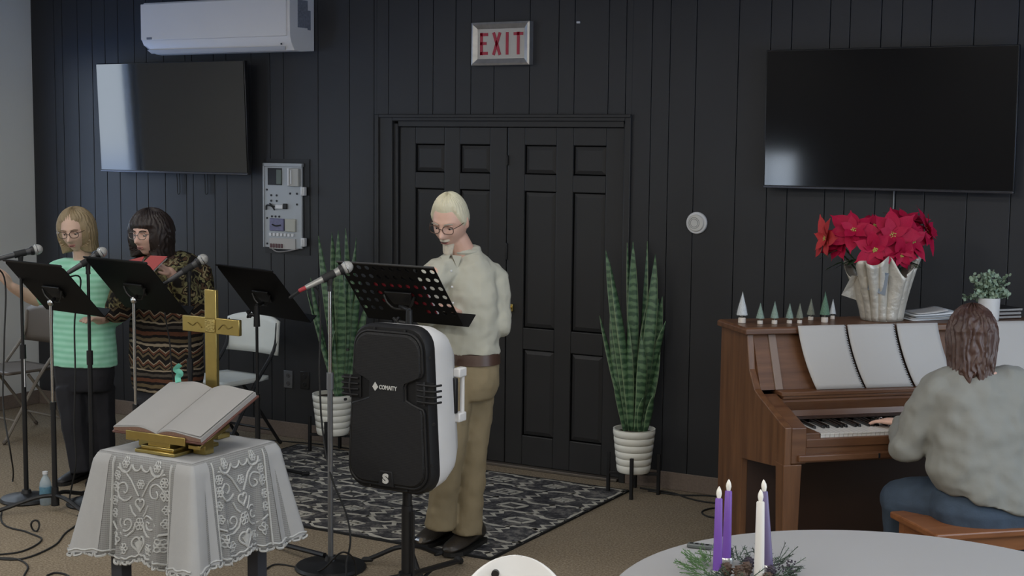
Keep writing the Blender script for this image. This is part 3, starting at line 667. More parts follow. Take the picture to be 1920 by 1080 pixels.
def cable(name, pts, r, label, mat=BLACKR):
    return tag(MB().tube(spline(pts, 8), r, 7).build(name, mat), label, 'cable')
g = lambda x, y, z=.005: at(x, y, z=z)
D1 = dep(bm1)
cable('microphone_cable', [mics[0], mics[0]+V((-.02, -.03, -.02)), at(8, 520, d=D1-.1), at(8, 640, d=D1-.12), at(6, 760, d=D1-.14), at(20, 850, d=D1-.25), g(24, 900), g(2, 975), g(52, 998), g(78, 1012), g(40, 1034), g(-30, 1042)], .0045, 'black cable hanging from the leftmost microphone down to the carpet')
D2 = dep(bm2)
cable('microphone_cable', [mics[1], mics[1]+V((-.02, -.03, -.03)), at(150, 520, d=D2-.05), at(140, 600, d=D2-.06), at(141, 700, d=D2-.06), at(139, 800, d=D2-.06), at(142, 870, d=D2-.06), g(130, 945), g(150, 975), g(122, 1000), g(100, 1024), g(40, 1048), g(-30, 1046)], .0045, 'black cable hanging from the second microphone past the mint top')
D3 = dep(bm3)
cable('microphone_cable', [mics[2], mics[2]+V((-.02, -.02, -.04)), at(312, 545, d=D3-.07), at(309, 585, d=D3-.08), at(318, 640, d=D3-.06), at(322, 690, d=D3-.05), at(335, 780, d=D3-.03), at(345, 900, d=D3-.02), g(330, 968)], .004, 'black cable looping down from the third microphone over the patterned sweater')
D4 = dep(bm4)
cable('microphone_cable', [mics[3], mics[3]+V((-.03, -.02, -.03)), at(597, 545, d=D4), at(599, 700, d=D4+.03), at(604, 800, d=D4+.03), at(620, 890, d=D4-.06), at(648, 960, d=D4-.10), at(657, 1010, d=D4-.12), at(650, 1052, d=D4-.13), g(640, 1095), g(560, 1120)], .0045, 'black cable hanging from the silver microphone along its stand')
cable('floor_cable', [g(-20, 1046), g(30, 1048), g(52, 1062), g(44, 1085), g(60, 1110)], .0045, 'black cable bending on the carpet at the lower left corner')
cable('floor_cable', [g(88, 1079), g(104, 1074), g(125, 1078), g(140, 1092)], .0045, 'short bit of black cable on the carpet below the lace cloth at left')
cable('floor_cable', [g(490, 1078), g(500, 1066), g(520, 1058), g(560, 1064), g(600, 1070, .03), g(640, 1036, .16), g(664, 1050, .1), g(668, 1085)], .004, 'black cable looping over the round base of the silver microphone stand')
cable('floor_cable', [g(1200, 915), g(1260, 924), g(1290, 934), g(1330, 942), g(1400, 946)], .0045, 'upper black cable on the carpet between the right plant and the piano')
cable('floor_cable', [g(1215, 920), g(1270, 928), g(1320, 929), g(1360, 932)], .0045, 'straight black cable along the baseboard between the right plant and the piano')
cable('floor_cable', [g(1370, 953), g(1335, 953), g(1316, 960), g(1330, 969), g(1370, 972)], .0045, 'small black cable loop on the carpet left of the piano leg')
cable('floor_cable', [g(470, 823), g(540, 828), g(600, 833), g(660, 842)], .004, 'thin cable on the carpet along the baseboard behind the white chair')
# coil of cable tied at the music stand foot
cc = g(66, 986, .03)
tag(MB().tube([cc+view(.020*cos(2*pi*k/20), .028*sin(2*pi*k/20), .006*sin(4*pi*k/20)) for k in range(20)], .005, 6, closed=True).build('cable_tie', BLACKR), 'small upright loop of black cable on the carpet at lower left', 'cable tie')
# water bottle
bp = at(86, 946, z=0); wbm, wt, wbs = nmat('clear plastic'); wbs.inputs['Base Color'].default_value = (.5, .6, .65, 1); wbs.inputs['Roughness'].default_value = .15; wbs.inputs['Alpha'].default_value = .5
bo = empty('water_bottle', bp, 'small clear water bottle with blue label on the carpet between the left stand bases', 'bottle')
MB().lathe([(.0005, 0), (.028, 0), (.031, .006), (.031, .10), (.030, .12), (.018, .148), (.0125, .155), (.0125, .168), (.0005, .168)], n=24).build('body', wbm, bo)
MB().lathe([(.0315, .05), (.0318, .052), (.0318, .098), (.0315, .10)], n=24).build('label_band', M('blue bottle label', (.10, .22, .30), .5, nz=(60, .5)), bo)
MB().lathe([(.0005, .166), (.0145, .166), (.0145, .18), (.0005, .18)], n=20).build('cap', WHITEP, bo)

# loudspeaker on a pole
GRIL = M('black speaker grille', (.016, .016, .017), .55, nz=(5, .1), spec=.4)
def grille_mat():
    m, t, b = nmat('perforated speaker grille'); c = objco(t)
    v = t.nodes.new('ShaderNodeTexVoronoi'); v.inputs['Scale'].default_value = 150; v.inputs['Randomness'].default_value = .15; L(t, c, v.inputs['Vector'])
    f = math_(t, 'LESS_THAN', v.outputs['Distance'], .36)
    L(t, mixc(t, f, (.015, .015, .016), (.003, .003, .003)), b.inputs['Base Color']); b.inputs['Roughness'].default_value = .55; b.inputs['Specular IOR Level'].default_value = .25; bump_(t, b, v.outputs['Distance'], .4, .003); return m
GRM = grille_mat()
SPKW = M('silver grey speaker shell', (.70, .69, .68), .4, nz=(3, .04))
spx, spy = .915, -2.57
sb = V((spx, spy+.14, 0))
ss = empty('speaker_stand', sb, 'black tripod pole stand carrying the loudspeaker', 'speaker stand')
MB().cyl((0, 0, .06), (0, 0, .42), .0245).build('outer_pole', BLACKM, ss)
MB().cyl((0, 0, .4), (0, 0, .51), .0205).build('inner_pole', BLACKM, ss)
MB().cyl((0, 0, .08), (0, 0, .13), .036).build('collar', BLACKM, ss)
MB().tube([V((.03, 0, .28)), V((.075, -.01, .28))], [.010, .012], 8).build('knob', CHROME, ss)
MB().cyl((.040, -.012, .06), (.040, -.012, .40), .006).build('lock_rod', BLACKM, ss)
for k, a in enumerate((1.72, 3.81, 5.91)):
    d = V((cos(a), sin(a), 0))
    MB().tube([d*.03+V((0, 0, .11)), d*.57+V((0, 0, .022))], .0135, 8).build('leg', BLACKM, ss)
    MB().tube([V((0, 0, .045))+d*.02, d*.26+V((0, 0, .065))], .007, 6).build('brace', BLACKM, ss)
    MB().limb([d*.55+V((0, 0, .034)), d*.585+V((0, 0, .016))], [.017, .0165], 8).build('rubber_foot', BLACKR, ss)
sk = empty('loudspeaker', (spx, spy, .512), 'silver and black loudspeaker with grille on a pole in front of the standing man', 'loudspeaker')
SH, SW = .682, .235
def rrect(w0, w1, h, r, n=7, notch=None):
    """front outline, w0 half-width at bottom, w1 at top"""
    P = []
    def arc(cx, cz, a0, rr):
        for k in range(n+1):
            a = a0+pi/2*k/n; P.append((cx+rr*cos(a), cz+rr*sin(a)))
    arc(w0-r*1.2, r, -pi/2, r)
    if notch: P.extend([(w0+.004, h*.60), (w0+.004-.0, h*.60)])
    arc(w1-r*1.3, h-r, 0, r); arc(-w1+r*1.3, h-r, pi/2, r)
    arc(-w0+r*1.2, r, pi, r)
    return P
def resample(P, n=72):
    Q = P+[P[0]]; ls = [0]
    for a, b in zip(Q[:-1], Q[1:]): ls.append(ls[-1]+math.dist(a, b))
    out = []; j = 0
    for k in range(n):
        s = ls[-1]*k/n
        while ls[j+1] < s: j += 1
        t = (s-ls[j])/max(1e-9, ls[j+1]-ls[j]); out.append((Q[j][0]*(1-t)+Q[j+1][0]*t, Q[j][1]*(1-t)+Q[j+1][1]*t))
    return out
def spk_ring(sc, y, zoff=0, zs=1): return [V((x*sc, y, SH/2+(z-SH/2)*zs*(sc if zs == 1 else 1)+zoff)) for x, z in resample(rrect(.225, .205, SH, .085), 80)]
MB().loft([spk_ring(1, .055), spk_ring(1.01, .075), spk_ring(.98, .15), spk_ring(.90, .225), spk_ring(.74, .295), spk_ring(.66, .302)]).build('shell', SPKW, sk, ang=50)
MB().loft([spk_ring(.985, .004), spk_ring(1.012, .018), spk_ring(1.016, .06), spk_ring(1.0, .07)], caps=True).build('front_frame', M('black speaker frame', (.014, .014, .015), .5, spec=.25), sk, ang=50)
# grille with waisted outline
def grille_outline(ins=0):
    P = resample(rrect(.200, .182, SH-.05, .07), 120); out = []
    for x, z in P:
        z += .025; s = 1 if x > 0 else -1; zz = z/SH
        n_ = sstep(zz, .51, .56)*(1-sstep(zz, .66, .73)) if abs(x) > .12 else 0
        out.append((x-s*n_*.085-s*ins, z))
    return out
go = grille_outline()
MB().loft([[V((x, .002, z)) for x, z in go], [V((x*.99, -.010, SH/2+(z-SH/2)*.992)) for x, z in go], [V((x*.96, -.016, SH/2+(z-SH/2)*.965)) for x, z in go]]).build('grille', GRM, sk, smooth=False)
fm = MB(); fm.tube([V((x*1.015, -.004, SH/2+(z-SH/2)*1.008)) for x, z in go], .0065, 6, closed=True); fm.build('grille_rim', M('black speaker frame', (.014, .014, .015), .5, spec=.25), sk)
for s in (-1, 1):
    MB().bx(min(s*.135, s*.222), max(s*.135, s*.222), -.004, .006, SH*.555, SH*.685).build('vent_recess', BLACKM, sk, smooth=False)
    for k in range(4):
        z = SH*(.568+.034*k)
        MB().tube(spline([V((s*.145, -.008, z)), V((s*.19, -.014, z)), V((s*.226, -.008, z)), V((s*.236, .03, z))], 4), .0048, 6).build('vent_fin', M('black speaker frame', (.014, .014, .015), .5, spec=.25), sk)
    MB().tube(spline([V((s*.18, -.012, SH*.55)), V((s*.185, -.017, SH*.62)), V((s*.18, -.012, SH*.69))], 4), .004, 6).build('vent_rib', BLACKM, sk)
for (x, z) in ((-.09, .012), (.09, .012), (-.213, .13), (.213, .13), (-.218, .36), (.218, .30), (-.205, .57), (.2, .57), (-.07, SH-.012), (.08, SH-.012)):
    MB().cyl((x, -.003, z), (x, .006, z), .006, n=8).build('screw', BLACKM, sk)
for z in (.28, .47): MB().box((.168, .285, z), (.035, .06, .040)).build('handle_mount', SPKW, sk, bevel=.006)
MB().cyl((.168, .305, .27), (.168, .305, .48), .010).build('handle', SPKW, sk)
MB().bx(.12, .178, .235, .258, .30, .45).build('side_recess', BLACKM, sk, bevel=.005)
MB().cyl((0, .14, -.012), (0, .14, .02), .035).build('pole_socket', BLACKM, sk)
MB().prism([(-.038, .02), (.038, .02), (.03, .085), (-.03, .085)], lambda u, v, w_: V((u, w_, v)), -.021, -.004).build('badge_plate', M('black speaker frame', (.014, .014, .015), .5, spec=.25), sk, bevel=.003)
LOGO = M('white logo print', (.55, .55, .53), .5)
def text(s_, size, loc, parent, name, sx=1, ext=.001, mat=LOGO, bold=.0):
    c = bpy.data.curves.new(name, 'FONT'); c.body = s_; c.size = size; c.extrude = ext; c.offset = bold; c.align_x = 'CENTER'; c.align_y = 'CENTER'; c.resolution_u = 3
    to = bpy.data.objects.new(name+'_curve', c); COL.objects.link(to)
    me = bpy.data.meshes.new_from_object(to.evaluated_get(bpy.context.evaluated_depsgraph_get())); bpy.data.objects.remove(to); bpy.data.curves.remove(c)
    me.materials.clear(); me.materials.append(mat); o = bpy.data.objects.new(name, me); COL.objects.link(o); o.parent = parent; o.location = loc; o.rotation_euler = (pi/2, 0, 0); o.scale = (sx, 1, 1); return o
text('S', .052, (0, -.0225, .052), sk, 'letter_mark', 1.15, bold=.003)
text('COMAITY', .024, (.008, -.0178, SH*.632), sk, 'maker_lettering', .82, bold=.0006)
MB().prism([(-.068, SH*.632), (-.055, SH*.632+.02), (-.040, SH*.632), (-.055, SH*.632-.017)], lambda u, v, w_: V((u, w_, v)), -.0185, -.0165).build('diamond_mark', LOGO, sk, smooth=False)

# ================================================================== CHAIRS
def folding_chair(loc, rz, label, seatm, framem, back_arc=.05, plastic=False):
    e = empty('folding_chair', loc, label, 'chair', rz); w = .215
    def backp(u, v):   # curved back panel
        x = (u-.5)*2*(w+.012); top = .80+back_arc*(1-(abs(u-.5)*2)**2.4); z = .585+(top-.585)*v
        return V((x, .225+.02*(v-.5)+.03*(1-(2*u-1)**2), z))
    MB().grid(backp, 17, 7).build('backrest', seatm, e, solid=.022 if plastic else .008, bevel=.004)
    def seatp(u, v):
        x = (u-.5)*2*(w-.012)*(1-.08*(v if v > .85 else 0)); return V((x, -.20+.38*v, .445-.012*sin(pi*u)*sin(pi*v)))
    MB().grid(seatp, 11, 11).build('seat', seatm, e, solid=.026 if plastic else .016, bevel=.004)
    for s in (-1, 1):
        MB().tube(spline([V((s*w, .235, .79)), V((s*w, .20, .62)), V((s*w, .02, .40)), V((s*w, -.24, .012))], 5), .0115, 8).build('front_leg', framem, e)
        MB().tube([V((s*(w-.025), -.04, .425)), V((s*(w-.02), .27, .012))], .0105, 8).build('rear_leg', framem, e)
        MB().limb([V((s*w, -.232, .022)), V((s*w, -.243, .013))], [.0135, .013], 8).build('foot_cap', seatm if not plastic else BLACKR, e)
        MB().limb([V((s*(w-.02), .262, .022)), V((s*(w-.02), .272, .0125))], [.0125, .0125], 8).build('foot_cap', seatm if not plastic else BLACKR, e)
    MB().tube([V((-w, -.155, .14)), V((w, -.155, .14))], .008, 6).build('front_stretcher', framem, e)
    MB().tube([V((-w+.02, .20, .105)), V((w-.02, .20, .105))], .008, 6).build('rear_stretcher', framem, e)
    return e
TAN = M('tan painted steel', (.115, .095, .078), .5, nz=(8, .06)); TANF = M('beige painted tube', (.20, .175, .145), .45)
folding_chair((-3.17, -.88, 0), radians(-8), 'tan metal folding chair by the left wall behind the woman in mint', TAN, TANF, .05)
folding_chair((-1.75, -.46, 0), radians(-6), 'white plastic folding chair with dark legs behind the all-black music stand', M('white chair plastic', (.80, .82, .77), .45), BLACKM, .04, True)
# shell chair at the very front edge
pc = at(968, 1041, z=.80)
shc = empty('shell_chair', (pc.x, pc.y, 0), 'white rounded plastic chair back at the bottom edge of the photo', 'chair', radians(24))
SHW = M('bright white shell plastic', (.70, .70, .70), .4)
def shell(u, v):
    # v: 0 front of seat .. 1 top of back
    a = (u-.5)*2
    if v < .5: q = v/.5; y = -.42+.34*q; z = .43-.03*sin(pi*q); wd = .17+.02*q
    else: q = sin((v-.5)/.5*pi/2); y = -.08+.08*q; z = .43+.37*q; wd = .176*sqrt(max(0, 1-max(0, (q-.45)/.55)**2))+.0015
    return V((a*wd, y-1.2*(a*wd)**2, z+(.8*(a*wd)**2 if v < .5 else 0)))
MB().grid(shell, 19, 41).build('shell', SHW, shc, solid=.008)
MB().cyl((-.056, -.030, .752), (-.056, -.010, .752), .011, n=14).build('rivet', BLACKM, shc)
for sx in (-1, 1):
    for sy in (-1, 1): MB().tube([V((sx*.12, -.22+sy*.11, .40)), V((sx*.19, -.22+sy*.19, .0))], [.016, .011], 8).build('leg', M('pale beech', (.4, .28, .17), .5), shc)

# ================================================================== ALTAR TABLE
TX0, TX1, TY0, TY1, TZ = .135, .60, -3.40, -2.92, .735
tcx, tcy = (TX0+TX1)/2, (TY0+TY1)/2; thx, thy = (TX1-TX0)/2, (TY1-TY0)/2
alt = empty('side_table', (tcx, tcy, 0), 'small square dark table under the white lace cloth', 'table')
DKW = M('dark slate wood', (.04, .045, .06), .5, nz=(12, .15))
MB().bx(-thx+.01, thx-.01, -thy+.01, thy-.01, TZ-.034, TZ-.006).build('tabletop', DKW, alt, bevel=.004)
for sx in (-1, 1):
    for sy in (-1, 1): MB().bx(sx*(thx-.05)-.028, sx*(thx-.05)+.028, sy*(thy-.05)-.028, sy*(thy-.05)+.028, 0, TZ-.034).build('leg', DKW, alt, bevel=.003)
for s in (-1, 1):
    MB().bx(-thx+.06, thx-.06, s*(thy-.05)-.012, s*(thy-.05)+.012, TZ-.13, TZ-.034).build('apron', DKW, alt)
    MB().bx(s*(thx-.05)-.012, s*(thx-.05)+.012, -thy+.06, thy-.06, TZ-.13, TZ-.034).build('apron', DKW, alt)
def netmat():
    m, t, b = nmat('white net lace'); c = objco(t)
    def wv(i):
        s = N(t, 'ShaderNodeSeparateXYZ'); L(t, c, s.inputs[0]); return s.outputs[i]
    a = math_(t, 'ABSOLUTE', math_(t, 'SINE', math_(t, 'MULTIPLY', math_(t, 'ADD', wv(0), wv(1)), 520)))
    bb = math_(t, 'ABSOLUTE', math_(t, 'SINE', math_(t, 'MULTIPLY', wv(2), 420)))
    f = math_(t, 'MAXIMUM', a, bb)
    fac = ramp(t, f, [(.55, (.15, .15, .148)), (.95, (.26, .265, .265))])
    L(t, fac, b.inputs['Base Color']); b.inputs['Roughness'].default_value = .9; bump_(t, b, f, .5, .002); return m
NET = netmat()
LACE = M('white lace thread', (.42, .43, .43), .85, nz=(90, .12), bp=(260, .5, .003))
# cloth surface: s along the perimeter (0..4 sides), v 0 at the table edge .. 1 at the hem
def peri(s):
    k = int(s) % 4; f = s-int(s); c_ = [(-1, -1), (1, -1), (1, 1), (-1, 1)]; a = c_[k]; b = c_[(k+1) % 4]
    return (a[0]*(1-f)+b[0]*f)*thx, (a[1]*(1-f)+b[1]*f)*thy
DROP = .385
def cloth(s, v, off=0.):
    x, y = peri(s); f = s-math.floor(s); cn = max(0, 1-min(f, 1-f)/.22)          # 1 at the corners
    cone = cn*cn*(3-2*cn)
    nx, ny = [(0, -1), (1, 0), (0, 1), (-1, 0)][int(s) % 4]
    cx, cy = x/thx, y/thy; L_ = sqrt(cx*cx+cy*cy); dx, dy = cx/L_, cy/L_
    out = v*(.035+.012*sin(f*19+s*3)); flare = v**1.1*(.098*cone)
    rnd = .016*(1-max(0, 1-v*14)**2)
    drop = v*(DROP+.005*cone-.012*sin(f*14))
    # shallow vertical folds either side of a corner cone
    fold = v*.016*sin((min(f, 1-f)-.12)*48)*(1 if .1 < min(f, 1-f) < .34 else 0)
    px_ = x+nx*(out+rnd+fold+off)*(1-.6*cone)+dx*(flare+cone*(rnd+off)); py_ = y+ny*(out+rnd+fold+off)*(1-.6*cone)+dy*(flare+cone*(rnd+off))
    sc = .006*abs(sin(s*pi*11))*(1 if v > .985 else 0)
    return V((px_, py_, .004-drop+(.012 if v == 0 else .012*(1-min(1, v*14))**2)-sc*1.2))
cl = empty('lace_tablecloth', (tcx, tcy, TZ-.004), 'white lace cloth with scalloped hem draped over the small square table', 'tablecloth')
mb = MB()
NS, NV = 176, 26
mb.grid(lambda u, v: cloth(u*4 % 4, v), NS, NV, closed_u=True)
mb.build('lace_skirt', NET, cl, solid=.0012, ang=80)
def topf(u, v):
    x = (u*2-1)*thx; y = (v*2-1)*thy; return V((x, y, .0145+.002*sin(x*40)*sin(y*37)))
MB().grid(topf, 24, 24).build('cloth_top', CLOTHW, cl, solid=.0012)
# plain cotton panels at the corner cones and seam tapes
for k in range(4):
    pm = MB(); pm.grid(lambda u, v: cloth((k+(u-.5)*.30) % 4, v*.975+.01, .0022), 19, 24); pm.build('cotton_corner', CLOTHW, cl, ang=80)
lm = MB()
def cord(side, pts, r=.0026):
    r *= 1.35
    P = [cloth(side+min(.999, max(.001, a)), min(1, max(.01, b)), .0022) for a, b in pts]; lm.tube(P, r, 5)
def circ(cx, cy, r, n=14, a0=0, a1=2*pi): return [(cx+r*.85*cos(a0+(a1-a0)*k/n), cy+r*1.05*sin(a0+(a1-a0)*k/n)) for k in range(n+1)]
def flower(side, cx, cy, r):
    for k in range(6): cord(side, circ(cx+.85*r*.62*cos(k*pi/3), cy+1.05*r*.62*sin(k*pi/3), r*.36, 8), .0024)
    cord(side, circ(cx, cy, r*.22, 8), .0030)
def spiral(side, cx, cy, r, a0, turns, sgn=1):
    cord(side, [(cx+.85*r*(1-k/26*.85)*cos(a0+sgn*turns*2*pi*k/26), cy+1.05*r*(1-k/26*.85)*sin(a0+sgn*turns*2*pi*k/26)) for k in range(27)], .0030)
def heart(side, cx, cy, r, fan=True):
    H_ = [(16*sin(t)**3/17, -(13*cos(t)-5*cos(2*t)-2*cos(3*t)-cos(4*t))/17) for t in [2*pi*k/28 for k in range(29)]]
    cord(side, [(cx+.85*r*a, cy+r*1.2*b) for a, b in H_], .0034)
    if fan:
        for k in range(-4, 5): cord(side, [(cx, cy+r*.95), (cx+.85*r*.13*k, cy-r*.45+abs(k)*r*.05)], .0032)
for sd in range(4):
    for m_ in (0, 1):
        mx_ = (lambda a: a) if m_ == 0 else (lambda a: 1-a)
        spiral(sd, mx_(.33), .30, .11, .5, 1.3, 1 if m_ == 0 else -1); spiral(sd, mx_(.38), .62, .085, 3.6, 1.3, -1 if m_ == 0 else 1)
        flower(sd, mx_(.235), .30, .05); flower(sd, mx_(.22), .44, .045); flower(sd, mx_(.26), .78, .065); flower(sd, mx_(.36), .86, .05); flower(sd, mx_(.245), .18, .045); flower(sd, mx_(.225), .57, .045)
        cord(sd, [(mx_(.2), .66), (mx_(.27), .68), (mx_(.33), .735), (mx_(.39), .74), (mx_(.44), .70), (mx_(.46), .63)], .0032)
        cord(sd, [(mx_(.24), .10), (mx_(.33), .13), (mx_(.40), .20), (mx_(.45), .30), (mx_(.48), .36)], .0032)
        cord(sd, circ(mx_(.33), .055, .075, 12, 0, pi), .0036); cord(sd, circ(mx_(.45), .05, .055, 10, 0, pi), .003); flower(sd, mx_(.33), .05, .04)
        cord(sd, [(mx_(.19), .02+.045*k) for k in range(22)], .0036)
        cord(sd, [(mx_(.40), .44), (mx_(.43), .52), (mx_(.46), .56)], .003)
    heart(sd, .5, .44, .06, False); heart(sd, .5, .84, .085); flower(sd, .5, .64, .06); flower(sd, .5, .24, .045)
    cord(sd, [(k/60, .955+.008*sin(k*1.4)) for k in range(61)], .0032)
    for k in range(22): cord(sd, circ((k+.5)/22, .985, .022, 8, 0, pi), .0036)
tag(lm.build('lace_motifs', LACE, cl), kind='stuff')
# cross
p = at(397, 610, y=-2.985); ztop = at(397, 543, y=-2.985).z; zt = TZ+.0125
cr = empty('altar_cross', (p.x, -2.985, zt), 'polished brass standing cross behind the open bible', 'cross', radians(-2))
ch = ztop-zt; za = p.z-zt
MB().bx(-.030, .030, -.009, .009, .05, ch).bx(-.152, .152, -.009, .009, za-.032, za+.032).build('cross_body', GOLD, cr, bevel=.0025)
MB().box((0, -.011, za), (.052, .004, .052)).build('centre_boss', M('brass relief', (.42, .33, .12), .4, 1., nz=(60, .4), bp=(160, 1, .004)), cr, bevel=.003)
for s in (-1, 1): MB().tube(spline([V((s*.045, -.0105, za-.012)), V((s*.07, -.0105, za+.008)), V((s*.095, -.0105, za-.006)), V((s*.12, -.0105, za+.004))], 4), .0022, 5).build('engraving', M('dark brass', (.22, .17, .06), .4, 1.), cr)
MB().bx(-.06, .06, -.035, .035, .0, .02).bx(-.045, .045, -.026, .026, .02, .036).bx(-.035, .035, -.018, .018, .036, .052).build('stepped_base', GOLD, cr, bevel=.003)
# bible on brass stand
B0 = V((.375, -3.315, zt)); BR = Rx(radians(22))
bs = empty('book_stand', B0, 'low brass stand holding the open bible on the lace cloth', 'book stand', radians(0))
MB().bx(-.10, .10, -.045, .21, 0, .014).bx(-.082, .082, -.03, .19, .014, .028).build('base', GOLD, bs, bevel=.003)
MB().prism([(-.02, .024), (.19, .024), (.19, .115), (-.02, .046)], lambda u, v, w_: V((w_, u, v)), -.055, .055).build('wedge', GOLD, bs, bevel=.003)
for s in (-1, 1): MB().prism([(.0, .03), (.17, .09), (.17, .105), (.0, .045)], lambda u, v, w_: V((w_, u, v)), s*.16-.03, s*.16+.03).build('side_arm', GOLD, bs, bevel=.002)
for s in (-1, 1): MB().bx(s*.14-.03, s*.14+.03, .05, .10, .0, .07).build('side_foot', GOLD, bs, bevel=.002)
MB().bx(-.15, .15, -.040, -.033, .048, .080).build('front_ledge', GOLD, bs, bevel=.002)
bi = empty('bible', B0+V((0, -.026, .066)), 'large open bible lying on the brass stand on the lace cloth', 'book'); bi.rotation_euler = (radians(22), 0, 0)
BW, BH = .222, .345
def pg(s, u, v, off=0):   # u 0 gutter..1 fore edge
    z = .034*sin(min(1, u*2.1)*pi/2)*(1-.55*u)+.004+.010*(1-u)
    return V((s*u*BW, v*BH, z*(1 if off == 0 else off)))
for s in (-1, 1):
    pmb = MB(); n_ = 14; rings = []
    for i in range(n_+1):
        u = max(.004, i/n_); zt_ = pg(s, u, 0).z; rings.append([V((s*u*BW, 0, zt_)), V((s*u*BW, BH, zt_)), V((s*u*BW, BH, .003)), V((s*u*BW, 0, .003))])
    pmb.loft(rings).build('page_block', PAGE, bi, ang=60)
    # loose top leaves slightly fanned
    MB().grid(lambda u, v: V((s*(.01+u*.97)*BW, .006+v*(BH-.01), pg(s, .01+u*.95, v).z+.0012+.006*u*u*(1+s)*.3)), 14, 3).build('top_leaf', PAGE, bi)
    MB().grid(lambda u, v: V((s*(.02+u*.97)*BW, -.0012, .004+v*(pg(s, .02+u*.97, 0).z-.006))), 14, 2).build('page_edge', M('brown page edges', (.22, .13, .10), .7, nz=(160, .4)), bi)
MB().bx(-BW-.008, BW+.008, -.006, BH+.006, -.005, .003).build('cover', M('dark red bible cover', (.10, .04, .03), .5), bi, bevel=.002)
MB().tube(spline([V((-.165, BH-.01, .030)), V((-.175, BH+.006, .045)), V((-.160, BH+.012, .060)), V((-.180, BH+.012, .075)), V((-.165, BH+.014, .09)), V((-.155, BH+.02, .096))], 6), .012, 6, flat=.16).build('bookmark_ribbon', M('teal ribbon', (.12, .42, .33), .5), bi)['label'] = 'curled teal bookmark ribbon'

# ================================================================== ROUND TABLE WITH ADVENT WREATH
RT = V((3.27, -3.672, 0)); RZ_ = .74
rt = empty('round_table', RT, 'large round white-topped table in the right foreground', 'table')
WTOP = M('bright white table top', (.31, .31, .315), .5, nz=(3, .02))
MB().lathe([(.0005, RZ_-.04), (.735, RZ_-.04), (.752, RZ_-.03), (.752, RZ_-.006), (.744, RZ_), (.0005, RZ_)], n=96).build('tabletop', WTOP, rt, ang=30)
for s in (-1, 1):
    for k in (-1, 1): MB().tube([V((k*.36, s*.40, RZ_-.04)), V((k*.40, s*.44, .01))], .014, 8).build('leg', GREYM, rt)
    MB().tube([V((-.38, s*.42, .25)), V((.38, s*.42, .25))], .012, 8).build('stretcher', GREYM, rt)
WX = at(1385, 1082, z=RZ_)
wr = empty('advent_wreath', (WX.x, WX.y, RZ_), 'evergreen advent wreath with pine cones on the round white table', 'wreath')
wl = lambda px, py, z=.03: at(px, py, z=RZ_+z)-wr.location
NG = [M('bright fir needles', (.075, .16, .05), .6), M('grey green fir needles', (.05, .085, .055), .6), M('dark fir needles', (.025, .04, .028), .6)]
rnd = random.Random(5)
mbs = [MB(), MB(), MB()]
for k in range(150):
    a = 2*pi*k/150+rnd.uniform(-.03, .03); r = .115+rnd.uniform(-.025, .025); c0 = V((r*cos(a), r*sin(a), rnd.uniform(.008, .035)))
    d = V((cos(a+rnd.uniform(-.9, .9)), sin(a+rnd.uniform(-.9, .9)), rnd.uniform(-.05, .75))).normalized(); Lb = rnd.uniform(.03, .075)
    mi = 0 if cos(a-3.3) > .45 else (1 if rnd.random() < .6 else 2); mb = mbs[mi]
    mb.tube([c0, c0+d*Lb], .0012, 4)
    for q in range(12):
        b0 = c0+d*Lb*(q/12); s = d.orthogonal().normalized(); s.rotate(Matrix.Rotation(q*2.4+k, 3, d)); e1 = b0+(s*.85+d*.6)*.013
        n_ = d.cross(s)*.0011; mb.add([b0-n_, b0+n_, e1], [(0, 1, 2)])
for mb, m_ in zip(mbs, NG): tag(mb.build('fir_sprigs', m_, wr, smooth=False), kind='stuff')
CONE = M('brown pine cone', (.075, .045, .03), .7, nz=(40, .3)); CONED = M('dark purple berry sprig', (.035, .025, .04), .5)
for px, py, sz, m_ in ((1362, 1068, .021, CONE), (1385, 1072, .019, CONE), (1400, 1066, .02, CONE), (1404, 1056, .019, CONED), (1446, 1072, .018, CONED), (1392, 1085, .02, CONE), (1440, 1084, .017, CONE)):
    c0 = wl(px, py, .03); mb = MB(); mb.ell(c0, (sz*.7, sz*.7, sz), n=10, m=7)
    for q in range(34):
        zz = -.9+1.8*q/34; rr = sqrt(max(.05, 1-zz*zz)); a = q*2.4; dd = V((rr*cos(a)*.75, rr*sin(a)*.75, zz)); p_ = c0+dd*sz
        mb.ell(p_, (sz*.22, sz*.22, sz*.11), n=6, m=4)
    mb.build('pine_cone' if m_ is CONE else 'berry_cluster', m_, wr)
mbx = MB()
for q in range(40):
    p0 = wl(rnd.uniform(1446, 1492), rnd.uniform(1050, 1074), rnd.uniform(.02, .05)); mbx.ell(p0, (.003, .003, .003), n=6, m=4)
tag(mbx.build('tiny_berries', CONED, wr), kind='stuff')
def candle(px0, py0, px1, py1, mat, label, r=.0118):
    b = at(px0, py0, z=RZ_+.022); b.z = RZ_+.022; d0 = dep(b); t = at(px1, py1, d=d0+.005)
    e = empty('taper_candle', b, label, 'candle', group=None); d = t-b
    MB().tube([V((0, 0, 0)), d*.5, d*.985, d], [r*1.12, r, r*.86, r*.72], 20).build('wax', mat, e)
    u = d.normalized(); p_ = [d*.99, d+u*.004, d+u*.012, d+u*.020, d+u*.028, d+u*.033]
    MB().tube(p_, [.0045, .0062, .0078, .0070, .004, .0006], 14).build('flame_bulb', FLAME, e)
    MB().lathe([(.0005, -.012), (r*1.6, -.012), (r*1.75, .0), (r*1.45, .006), (r*1.15, .006), (r*1.15, -.002), (.0005, -.002)], n=20).build('holder', M('silver candle cup', (.5, .5, .5), .3, .8), e)
FLAME = M('white flame bulb', (.70, .68, .62), .4, emit=.10)
PUR = M('purple wax', (.155, .062, .36), .45, nz=(10, .08)); PUR2 = M('greyed purple wax', (.125, .10, .21), .45, nz=(10, .1))
